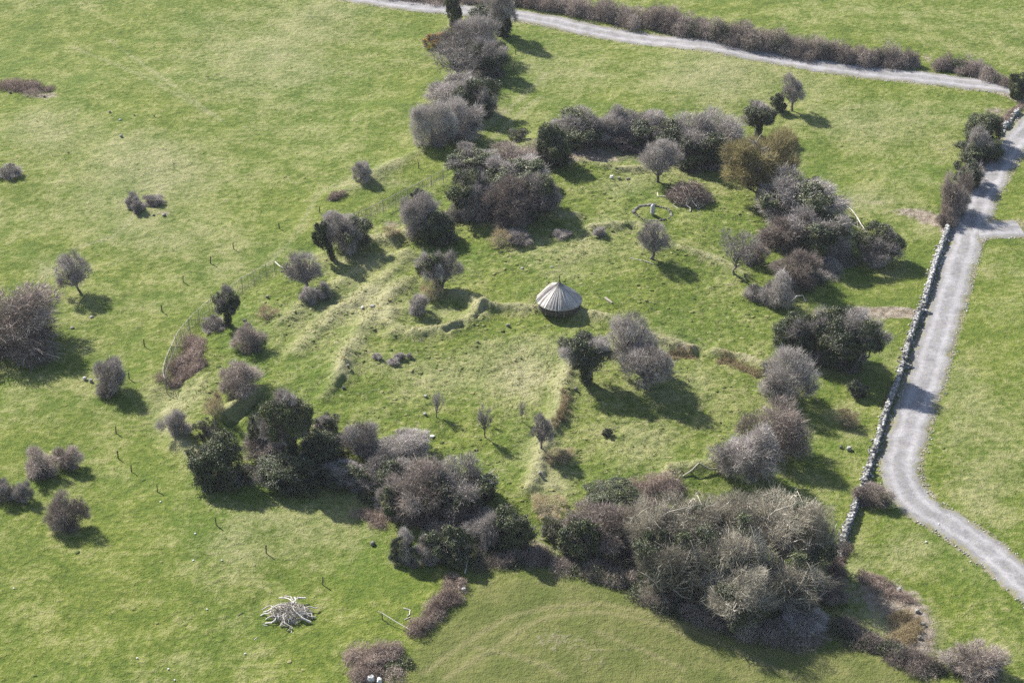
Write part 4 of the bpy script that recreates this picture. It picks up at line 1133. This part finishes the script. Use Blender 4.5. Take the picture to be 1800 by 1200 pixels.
# ------------------------------------------------------------------ stick pile and brush pile
def pile(name, label, centre, w_px, hgt, n_small, mat_small, mat_big, outer, seed, asp=.8):
    rng = np.random.default_rng(seed)
    c = G(*centre); R = w_px / scale_at(c)
    root = empty(name, c, label, "pile")
    b = MB(); n = n_small
    a = rng.uniform(0, 6.283, n); r = np.sqrt(rng.uniform(0, 1, n)) * R * .85
    base = np.column_stack([np.cos(a) * r, np.sin(a) * r * asp, np.zeros(n)])
    top = hgt * (1 - (r / R) ** 2)
    base[:, 2] = rng.uniform(0, 1, n) * top
    d = unit(np.column_stack([rng.normal(0, 1, (n, 2)) + base[:, :2] / R * 1.2, rng.normal(-.05, .25, n)]))
    L = rng.uniform(.25, 1.0, n) * R * .5
    mid = base + rng.normal(0, .06, (n, 3)); rad = rng.uniform(.012, .045, n)
    p0 = base - d * (L / 2)[:, None]; p1 = base + d * (L / 2)[:, None]
    p0[:, 2] = np.maximum(p0[:, 2], .02); p1[:, 2] = np.maximum(p1[:, 2], .02)
    t = rng.uniform(0, 1, n)
    tubes(b, p0, mid, rad, rad * .85, 4, t); tubes(b, mid, p1, rad * .85, rad * .5, 4, t)
    b.build("small_sticks", M[mat_small], root)
    for (a0, l0, l1, z0, z1, rr) in outer:
        a0 += rng.normal(0, .35); l1 *= rng.uniform(.9, 1.35)
        q = MB(); m = 6; t_ = np.linspace(0, 1, m)
        x = (l0 + (l1 - l0) * t_) * R
        aa = a0 + rng.normal(0, .16, m).cumsum()
        pts = np.column_stack([np.cos(aa) * x, np.sin(aa) * x * asp, z0 + (z1 - z0) * t_ + .15 * np.sin(t_ * 3)])
        tube_path(q, pts, np.linspace(rr * .6, rr, m), 6, rng.uniform(.6, 1))
        for k in range(2):
            i = rng.integers(1, m - 1)
            tube_path(q, [pts[i], pts[i] + np.append(rng.normal(0, .3, 2), .15), pts[i] + np.append(rng.normal(0, .6, 2), .1)], [rr * .5, rr * .4, rr * .15], 4, .8)
        q.build("branch", M[mat_big], root)
pile("stick_pile", "heap of bleached sticks and branches on the lower left grass", (511, 1080), 40, 1.7, 620, 'wood_white', 'wood_white',
     [(-1.62, .35, 1.15, 1.0, .12, .15), (-1.15, .3, 1.1, 1.1, .1, .16), (-2.3, .4, 1.15, .9, .1, .11), (-2.7, .5, 1.25, .8, .12, .11), (3.0, .5, 1.3, .7, .1, .10), (2.75, .6, 1.15, .8, .3, .10),
      (2.2, .5, 1.2, .9, .7, .12), (1.7, .4, 1.3, 1.2, .7, .12), (.35, .4, 1.35, .8, .4, .11), (0.05, .5, 1.1, .7, .1, .10), (-.35, .4, 1.1, .9, .1, .11), (-1.9, .4, 1.2, .8, .05, .10), (2.45, .2, .9, 1.6, 1.1, .12), (.9, .2, .8, 1.6, 1.2, .1)], 21)
pile("brush_pile", "wide brown heap of cut brush behind the stone ring", (1210, 351), 46, 4.2, 1700, 'bramble', 'bark_pale',
     [(-2.9, .4, 1.1, .9, .05, .1), (-2.5, .4, 1.05, 1, .05, .1), (-1.9, .3, 1.0, 1.2, .1, .12), (-1.3, .3, 1.0, 1.2, .1, .12), (-.8, .4, 1.0, 1, .1, .1), (-.3, .4, 1.05, .9, .1, .1), (-2.2, .1, .8, 1.8, .6, .1), (-1.0, .1, .8, 1.8, .7, .1), (.4, .2, .9, 1.6, .8, .1)], 22, .85)

# ------------------------------------------------------------------ stones
def stone(px, py, w_, h_, label, mat='stone', tone=.6, seed=0, name="boulder", group=None, upright=False):
    rng = np.random.default_rng(seed + int(px * 7 + py))
    if not upright: w_, h_ = w_ * .75, h_ * .7
    c = G(px, py); b = MB()
    boulders(b, rng, np.array([[0, 0, h_ * (.75 if upright else .55)]]), np.array([[w_ / 2, w_ / 2 * rng.uniform(.75, 1), h_ * (.9 if upright else .62)]]), .12 if upright else .18, tone, True)
    return tag(b.build(name, M[mat], loc=c), label, "stone", group)

stone(1147, 377, .95, 1.35, "small upright standing stone at the centre of the stone ring", tone=.75, name="standing_stone", upright=True)
rc = G(1147, 375); rs_ = scale_at(rc)
clock = ["three", "two", "one", "twelve", "eleven", "ten", "nine", "eight", "seven", "six", "five", "four"]
rr_ = np.random.default_rng(4)
for i in range(12):
    a = i * 2 * math.pi / 12
    b = MB(); n = 3
    rad = 33 / rs_
    aa = a + (np.arange(n) - 1) * .15
    p = np.column_stack([rc[0] + np.cos(aa) * rad, rc[1] + np.sin(aa) * rad * .95]); z = H(p[:, 0], p[:, 1])
    base = np.array([p[1][0], p[1][1], z[1]])
    big = rr_.uniform(.85, 1.25) if 3 <= i <= 6 else rr_.uniform(.45, .85)
    boulders(b, rr_, np.column_stack([p, z + .12 * big]) - base, np.column_stack([rr_.uniform(.32, .5, n), rr_.uniform(.28, .4, n), rr_.uniform(.2, .34, n)]) * big, .2, rr_.uniform(0, .5, n))
    tag(b.build("kerb_stone", M['stone_dark'], loc=base), "low mossy kerb stone at the %s o'clock side of the small stone ring" % clock[i], "stone", "kerb stones of the small stone ring")
for (px, py, w_, h_, lab, mat, t) in [
    (213, 241, 1.0, .7, "grey boulder alone in the upper left field", 'stone', .35),
    (193, 198, .7, .5, "small grey stone left of the low stone line in the upper left field", 'stone', .4),
    (211, 212, .8, .4, "brownish flat stone below the low stone line in the upper left field", 'stone_dark', .8),
    (271, 205, .5, .5, "dark stone at the right end of the low stone line in the upper left field", 'stone_dark', .1),
    (236, 203, .6, .35, "flat stone in the middle of the low stone line in the upper left field", 'stone_dark', .4),
    (120, 268, .6, .3, "small dark stone in the field above the paired grey bushes", 'stone_dark', .2),
    (288, 379, 1.1, .5, "largest brown stone on the mound below the wide grey bush", 'stone_dark', .7),
    (270, 379, .7, .4, "smaller grey stone on the mound below the wide grey bush", 'stone_dark', .4),
    (78, 171, .9, .5, "dark stone at the right foot of the wide bramble patch", 'stone_dark', .1),
    (18, 164, .8, .5, "dark stone at the left foot of the wide bramble patch", 'stone_dark', .2),
    (161, 558, 1.1, .35, "flat dark stone in the left field right of the largest bush", 'stone_dark', .5),
    (127, 577, 1.0, .4, "small brown stone close to the largest bush, left field", 'stone_dark', .6),
    (149, 667, .9, .7, "left pale stone at the foot of the dark bush in the left field", 'stone', .7),
    (160, 671, 1.0, .7, "right pale stone at the foot of the dark bush in the left field", 'stone', .45),
    (1075, 314, 1.0, .9, "white boulder with a stony line to its right below the bare earth", 'stone', .95),
    (1088, 315, .9, .6, "brown stone next to the white boulder below the bare earth", 'stone_dark', .6),
    (1104, 316, 1.2, .6, "dark stone at the right end of the line beside the white boulder", 'stone_dark', .2),
    (1492, 791, 1.1, .9, "grey boulder in the grass between the big bushes and the stone wall", 'stone', .5),
    (1478, 787, .7, .6, "smaller brown stone left of the grey boulder near the stone wall", 'stone_dark', .4),
    (430, 565, 1.0, .6, "dark rock with straw on top right of the ivy tree by the fence", 'stone_dark', .15),
    (470, 523, .9, .5, "dark rock on the slope under the pale thorn tree", 'stone_dark', .2),
    (388, 574, .8, .5, "pale stone at the foot of the ivy tree by the curved fence", 'stone', .6),
    (637, 542, .9, .5, "pale stone at the left end of the little scarp left of the small dark bush", 'stone', .8),
    (655, 539, 1.3, .5, "brown stone on the little scarp left of the small dark bush", 'stone_dark', .6),
    (612, 645, .9, .6, "dark stone at the top of the short bank left of the tufts", 'stone_dark', .2),
    (604, 680, .8, .5, "dark stone lower on the short bank left of the tufts", 'stone_dark', .15),
    (893, 573, .9, .6, "dark stone with orange grass below the thatched hut", 'stone_dark', .3),
    (950, 833, .8, .6, "grey stone above the straw scrub mound in the lower middle", 'stone', .4),
    (1012, 685, .9, .7, "dark stone on the straw bank at the foot of the round ivy tree", 'stone_dark', .35),
    (748, 697, .7, .4, "pale stone on the rough grass near the tiny wispy sapling", 'stone', .7),
    (760, 767, 1.0, .3, "flat pale stone on the grass above the yellow green bush", 'stone', .75),
    (747, 728, .8, .4, "pale stone below the tiny wispy sapling", 'stone', .65),
    (652, 1196, 1.5, 1.0, "white boulder at the foot of the bottom bramble mound", 'stone', .95),
    (667, 1199, 1.2, .9, "second white boulder at the bottom edge under the bramble mound", 'stone', .85),
    (815, 1038, .9, .7, "yellowish stone at the right edge of the bramble strip", 'stone', .8),
    (655, 957, 1.1, .7, "grey stone in the grass left of the small dark bush below the mixed shrub", 'stone_dark', .5),
    (1630, 866, 0.39, .3, "pale stone on the inner edge of the gravel bend", 'stone', .9),
    (1628, 953, 0.45, .3, "white stone on the outer edge of the gravel bend", 'stone', .95),
    (1650, 922, 0.39, .3, "pale stone on the far edge of the gravel bend", 'stone', .85),
    (840, 602, .6, .5, "dark stone in the gap of the curved bank", 'stone_dark', .2),
    (918, 472, .8, .3, "pale stone on the grass above the thatched hut roof", 'stone', .6),
    (1612, 1075, 1.0, .6, "brown stone on the soil bank right of the straw mound", 'stone_dark', .6),
    (1622, 1098, 1.0, .6, "dark lower stone on the soil bank right of the straw mound", 'stone_dark', .3),
    (1580, 1037, 1.0, .6, "grey stone on top of the brown bramble earth mound", 'stone', .5),
    (1616, 1122, .9, .6, "lowest brown stone on the soil bank at the lower right", 'stone_dark', .5),
    (970, 470, .7, .3, "pale stone on the grass directly above the hut spire", 'stone', .65)]:
    stone(px, py, w_, h_, lab, mat, t)
for (px, py) in [(24, 1034), (282, 882), (343, 938), (364, 1071), (340, 985), (241, 1157), (431, 1149), (296, 1176), (307, 1195), (390, 985)]:
    stone(px, py, .38, .22, "tiny white stone in the grass of the lower left field", tone=1.0, name="white_stone", group="tiny white stones in the lower left field")

# ------------------------------------------------------------------ dry stone wall, three lengths between the stiles
def wall(pts, label, seed, hgt=1.15, wid=.75, ruin=0.0):
    rng = np.random.default_rng(seed)
    W_ = np.array([G(*p)[:2] for p in pts]); P = smooth_path(W_, .34); T = unit(np.gradient(P, axis=0)); Nn = np.stack([-T[:, 1], T[:, 0]], -1)
    base = np.array([*P[0], H(*P[0])[0]]); m = len(P); b = MB()
    s = np.arange(m) * .34
    hv = hgt * (1 + .9 * fbm(s / 2.5, s * 0, seed, 3) - ruin)
    for row in range(5):
        for side in (-1, 0, 1):
            keep = (row * .26 < hv) & (rng.uniform(0, 1, m) < (.97 if side else .75))
            top = row * .26 + .26 >= hv
            c = P + T * rng.uniform(-.12, .12, (m, 1)) + Nn * (side * wid * .36 * (1 - row * .09) + rng.normal(0, .08, m))[:, None]
            z = H(c[:, 0], c[:, 1]) + row * .26 + .10 + rng.normal(0, .03, m)
            sz = np.column_stack([rng.uniform(.17, .30, m), rng.uniform(.15, .25, m), rng.uniform(.12, .19, m)]) * np.where(top, 1.15, 1.0)[:, None]
            q = np.column_stack([c, z]) - base
            boulders(b, rng, q[keep], sz[keep], .2, np.clip(rng.normal(.38, .30, keep.sum()) + .16 * (row > 2), 0, 1))
    n = int(m * .8); k = rng.integers(0, m, n); off = rng.choice([-1, 1], n) * rng.uniform(.5, 1.1, n)          # tumbled stones at its foot
    c = P[k] + Nn[k] * off[:, None]; sz = rng.uniform(.10, .22, n)
    boulders(b, rng, np.column_stack([c, H(c[:, 0], c[:, 1]) + sz * .4]) - base, np.column_stack([sz, sz, sz * .8]), .2, rng.uniform(.2, .9, n))
    return tag(b.build("dry_stone_wall", M['stone'], loc=base), label, "wall")
wall([(1666, 402), (1657, 428), (1648, 452), (1639, 480), (1631, 510), (1621, 541)], "upper length of dry stone wall from the thin bush to the reddish path gap", 1)
wall([(1616, 550), (1607, 575), (1597, 605), (1588, 636)], "short middle length of dry stone wall between the path gap and the stile", 2)
wall([(1586, 645), (1575, 680), (1561, 715), (1551, 745), (1542, 780), (1531, 812), (1519, 850), (1506, 885), (1495, 915), (1484, 945), (1473, 985)], "long lower wall of pale dry stones running from the stile down to the grove", 3)
wall([(1757, 238), (1766, 225), (1776, 212), (1789, 198)], "ruined bit of stone wall in the low bank below the right edge hedge", 4, .7, .7, .2)
def stile(px, py, label):
    c = G(px, py); rng = np.random.default_rng(int(px)); b = MB()
    n = 12; x = np.linspace(-.3, 1.7, n)
    p = np.column_stack([x, -.15 * x + rng.normal(0, .05, n), np.zeros(n)])
    for row in range(3):
        k = x < 1.8 - row * .45
        boulders(b, rng, p[k] + [0, 0, .12 + row * .26], np.column_stack([rng.uniform(.2, .3, k.sum()), rng.uniform(.18, .25, k.sum()), rng.uniform(.13, .18, k.sum())]), .2)
    tag(b.build("stone_stile", M['stone'], loc=c), label, "stile")
stile(1620, 550, "low stone stile sticking out towards the track at the reddish path gap")
stile(1588, 645, "low stone stile sticking out of the wall beside the small shadow on the track")

# ------------------------------------------------------------------ fence posts
POSTS = [(736, 296, "fence post in the upper field between the lone bush and the tree row"), (651, 332, "fence post just below the lone upright grey bush"), (562, 374, "fence post directly above the dark ivy pair"),
    (491, 402, "fence post left above the dark ivy pair in the field"), (411, 438, "pale topped fence post above the upper end of the curved fence"), (370, 463, "fence post in the field right of the leaning thorn tree"),
    (322, 496, "fence post in the field two posts left of the pale topped one"), (285, 548, "fence post midway between the largest bush and the curved fence"), (254, 609, "fence post left of the lower part of the curved fence"),
    (227, 666, "fence post touching the right side of the dark bush with stones"), (204, 761, "fence post left of the dark bush below the fence end"), (208, 806, "fence post right of the broad purple grey pair"),
    (231, 829, "fence post below and right of the broad purple grey pair"), (277, 864, "fence post in the open grass left of the big dark ivy bush"), (380, 922, "fence post below the shadow of the big dark ivy bush"),
    (468, 972, "fence post in the grass two posts above the stick pile"), (567, 1027, "brown fence post nearest above the stick pile"),
    (906, 96, "uppermost fence post right of the tree row shade"), (903, 126, "middle fence post right of the tree row shade"), (896, 158, "lower fence post right of the tree row shade"), (821, 250, "fence post below the shade of the tree row's lowest shrub")]
pb = MB()
hw, hh = .075, 1.42
Vp = [(x * hw, y * hw, z) for z in (-.3, hh - .06) for x, y in ((-1, -1), (1, -1), (1, 1), (-1, 1))] + [(x * hw * .55, y * hw * .55, hh) for x, y in ((-1, -1), (1, -1), (1, 1), (-1, 1))]
pb.add(Vp, f4=[(0, 1, 5, 4), (1, 2, 6, 5), (2, 3, 7, 6), (3, 0, 4, 7), (4, 5, 9, 8), (5, 6, 10, 9), (6, 7, 11, 10), (7, 4, 8, 11), (8, 9, 10, 11)], tone=.35)
pme = pb.mesh("fence_post", M['wood_brown'])
for i, (px, py, lab) in enumerate(POSTS):
    o = bpy.data.objects.new("fence_post", pme); COL.objects.link(o)
    o.location = G(px, py); o.rotation_euler = (PR.normal(0, .04), PR.normal(0, .05), PR.uniform(0, 6)); o.scale = (1, 1, PR.uniform(.9, 1.1))
    tag(o, "thin wooden " + lab.replace("brown ", "brown "), "post", "posts of the field fence line")

# rail propped on a post at the bottom of the picture
c = G(672, 1088)
root = empty("leaning_rail", c, "pale rail resting on a dark post beside the bramble strip", "rail")
b = MB(); tube_path(b, [(0, 0, -.2), (0, 0, 1.1)], [.09, .08], 6, .2); b.build("post", M['wood_brown'], root)
e = G(722, 1112) - c
b = MB(); tube_path(b, [np.array([-.6, .25, 1.25]), np.array([0, 0, 1.13]), e * .5 + [0, 0, .75], e + [0, 0, .5]], [.06, .06, .055, .05], 6, .8); b.build("rail", M['wood_white'], root)

# ------------------------------------------------------------------ paling fence and pole fence on the rim
def paling(pts, label, hgt, seed, gap=.15, rail_mat='wood_grey', lean=.25):
    rng = np.random.default_rng(seed)
    P = smooth_path(np.array([G(*p)[:2] for p in pts]), .25); T = unit(np.gradient(P, axis=0)); Nn = np.stack([-T[:, 1], T[:, 0]], -1)
    base = np.array([*P[0], H(*P[0])[0]])
    root = empty("paling_fence", base, label, "fence")
    L = np.arange(len(P)) * .25
    k = np.unique(np.searchsorted(L, np.arange(0, L[-1], gap)).clip(0, len(P) - 1)); n = len(k)
    z = H(P[k, 0], P[k, 1])
    p0 = np.column_stack([P[k], z - .1]) - base
    p1 = np.column_stack([P[k] + T[k] * rng.normal(0, .16, (n, 1)) + Nn[k] * lean, z + hgt * rng.uniform(.82, 1.05, n)]) - base
    b = MB(); r = rng.uniform(.018, .034, n); t = rng.uniform(0, 1, n)
    tubes(b, p0, (p0 + p1) / 2 + rng.normal(0, .05, (n, 3)), r, r, 3, t); tubes(b, (p0 + p1) / 2, p1, r, r * .7, 3, t)
    b.build("pales", M['wood_grey'], root)
    kk = np.unique(np.searchsorted(L, np.arange(0, L[-1] + .1, 3.2)).clip(0, len(P) - 1))
    for i in kk:
        q = MB(); z_ = H(*P[i])[0]
        tube_path(q, np.array([[*P[i], z_ - .3], [*(P[i] + Nn[i] * lean), z_ + hgt * 1.05]]) - base, [.07, .055], 6, rng.uniform(.3, .8)); q.build("post", M['wood_grey'], root)
    for j in range(0, len(kk) - 2, 3):                        # raking struts
        q = MB(); i, i2 = kk[j], kk[j + 1]
        tube_path(q, np.array([[*(P[i] + Nn[i] * lean), H(*P[i])[0] + hgt * .95], [*(P[i2] + (P[i2] - P[i]) * .5 + Nn[i2] * -.3), H(*P[i2])[0] + .1]]) - base, .04, 5, .4); q.build("strut", M['wood_grey'], root)
    for h_, rad in ((hgt * .96, .05), (hgt * .45, .03)):
        s_ = np.arange(0, len(P), 4); f = h_ / hgt
        q = MB(); tube_path(q, np.column_stack([P[s_] + Nn[s_] * lean * f, H(P[s_, 0], P[s_, 1]) + h_ + rng.normal(0, .04, len(s_))]) - base, rad, 6, .65); q.build("rail", M[rail_mat], root)
    return root
paling([(294, 692), (292, 676), (297, 655), (308, 630), (322, 604), (343, 580), (372, 555), (402, 533), (432, 513), (462, 496), (487, 484)], "tall curved paling fence of thin grey stakes round the western rim", 3.2, 1)
paling([(560, 428), (600, 412), (640, 394), (690, 370), (740, 345), (790, 318)], "straight stretch of see through stake fence between the ivy pair and the north thicket", 3.0, 2, rail_mat='wood_grey')
log("fallen_pole", [(484, 474), (508, 482)], .12, 'wood_white', "pale bent pole from the end of the curved fence to the pale thorn", "pole", .8, [1.6, 1.5, 1.0, .3])

def pole_fence():
    top = [(1459, 342), (1472, 350), (1485, 362), (1496, 370), (1505, 382), (1513, 396), (1523, 410)]
    bot = [(1464, 362), (1472, 372), (1482, 384), (1494, 394), (1508, 402), (1522, 409)]
    c = G(*top[0]); root = empty("pole_fence", c, "curving fence of bleached poles behind the biggest grey shrub of the eastern thicket", "fence")
    def at(p, h): q = G(*p); return q + [0, 0, h] - c
    tp = np.array([at((x, y + 8), 1.15) for x, y in top]); 
    for i in range(len(tp) - 1):
        b = MB(); d = (tp[i + 1] - tp[i]) * .06
        tube_path(b, [tp[i] - d, (tp[i] + tp[i + 1]) / 2 + [0, 0, .05], tp[i + 1] + d], [.10, .09, .075], 6, .85); b.build("rail", M['wood_white'], root)
        b = MB(); tube_path(b, [tp[i] - [0, 0, 1.45], tp[i] + [0, 0, .15]], .07, 6, .5); b.build("post", M['wood_grey'], root)
    bp_ = np.array([at(p, .25) for p in bot])
    for i in range(len(bp_) - 1):
        if i == 0: continue
        b = MB(); tube_path(b, [bp_[i], bp_[i + 1]], [.08, .07], 6, .8); b.build("rail", M['wood_white'], root)
    for i in (1, 2, 4):
        b = MB(); tube_path(b, [tp[i], bp_[min(i, 5)]], .05, 5, .6); b.build("strut", M['wood_grey'], root)
pole_fence()

# ------------------------------------------------------------------ grass tufts (stuff)
rng = np.random.default_rng(77)
def tufts(n, seed):
    rng = np.random.default_rng(seed)
    px = rng.uniform(-15, 1815, n); py = 600 + 630 * np.sign(rng.uniform(-1, 1, n)) * 0 + rng.uniform(-630, 630, n)
    D = FWD[None] + np.array([[1.0, 0, 0]]) * ((px - 900) / F_PX)[:, None] - UPV[None] * ((py - 600) / F_PX)[:, None]
    t = -CAM[2] / D[:, 2]
    return CAM[0] + D[:, 0] * t, CAM[1] + D[:, 1] * t
def sample(A, x, y):
    i = np.clip(np.searchsorted(ax, x) - 1, 0, len(ax) - 2); j = np.clip(np.searchsorted(ay, y) - 1, 0, len(ay) - 2)
    return A[j, i]
n = 150000
x = rng.uniform(-140, 140, n); y = rng.uniform(-105, 175, n)
rd = sample(GROAD, x, y); ins = sample(GIN, x, y); dr = sample(dry, x, y); di = sample(dirt, x, y); mo = sample(mown, x, y)
cl = fbm(x / 3.2, y / 3.2, 88, 3)
pr = (.22 + .55 * ins + .4 * dr) * sstep(-.35, .35, cl) * (1 - .85 * mo) * (1 - np.clip(di, 0, .9))
vis = (np.abs(x) < (y - CAM[1]) * .31 + 4)
k = (rng.uniform(0, 1, n) < pr) & (rd > .3) & vis
x, y, ins, dr = x[k], y[k], ins[k], dr[k]; n = len(x)
z = H(x, y); K = 6
hgt = rng.uniform(.06, .14, n) * (1 + .5 * ins) * (1 + .5 * np.clip(dr, 0, 1))
tn = np.clip(.42 + .40 * dr + .22 * ins * rng.uniform(0, 1, n) + rng.normal(0, .16, n), 0, 1)
a = rng.uniform(0, 6.283, (n, K)); lean = rng.uniform(.8, 2.2, (n, K)) * hgt[:, None]; wd = (.05 + hgt * .35)[:, None] * rng.uniform(.6, 1.3, (n, K))
c = np.stack([x, y, z], -1)[:, None, :] + np.stack([np.cos(a) * .08, np.sin(a) * .08, a * 0 - .02], -1)
dirv = np.stack([np.cos(a), np.sin(a), a * 0], -1); side = np.stack([-np.sin(a), np.cos(a), a * 0], -1)
tip = c + dirv * lean[..., None] + np.stack([a * 0, a * 0, hgt[:, None] * rng.uniform(.6, 1.15, (n, K))], -1)
V = np.stack([c - side * wd[..., None] * .5, c + side * wd[..., None] * .5, tip], 2).reshape(-1, 3)
b = MB(); b.add(V, f3=np.arange(len(V)).reshape(-1, 3), tone=np.repeat(tn, K * 3))
m = 1800                                                     # rounded tussocks, mostly inside the fort
x = rng.uniform(-90, 90, m * 6); y = rng.uniform(-100, 130, m * 6)
kk = (rng.uniform(0, 1, m * 6) < sample(GIN, x, y) * sstep(-.1, .4, fbm(x / 9, y / 9, 91, 3) + .15) * .8 + .015) & (sample(GROAD, x, y) > .5) & (sample(mown, x, y) < .1) & (np.abs(x) < (y - CAM[1]) * .31 + 4)
x, y = x[kk][:m], y[kk][:m]; m = len(x); sz = rng.uniform(.14, .42, m)
boulders(b, rng, np.column_stack([x, y, H(x, y)]), np.column_stack([sz * 1.2, sz, sz * rng.uniform(.25, .5, m)]), .18, np.clip(rng.normal(.50, .2, m) + .25 * sample(dry, x, y), 0, 1))
o = b.build("grass_tufts", M['tuft']); o["kind"] = "stuff"; o["label"] = "rough grass tufts over the pasture and fort"


# ------------------------------------------------------------------ haze
if HAZE > 0:
    hz = MB()
    x0, x1, y0, y1, z0, z1 = -9000, 9000, -9000, 9000, -6, 230
    hz.add([(x0, y0, z0), (x1, y0, z0), (x1, y1, z0), (x0, y1, z0), (x0, y0, z1), (x1, y0, z1), (x1, y1, z1), (x0, y1, z1)],
           f4=[(0, 3, 2, 1), (4, 5, 6, 7), (0, 1, 5, 4), (1, 2, 6, 5), (2, 3, 7, 6), (3, 0, 4, 7)])
    hm = bpy.data.materials.new("haze"); hm.use_nodes = True
    nt = hm.node_tree
    nt.nodes.remove(nt.nodes["Principled BSDF"])
    pv = nt.nodes.new("ShaderNodeVolumePrincipled")
    pv.inputs["Color"].default_value = (.86, .88, 1.0, 1)
    pv.inputs["Density"].default_value = HAZE
    nt.links.new(pv.outputs[0], nt.nodes["Material Output"].inputs["Volume"])
    o = hz.build("haze", hm); o["kind"] = "stuff"; o["label"] = "thin bluish haze in the air"
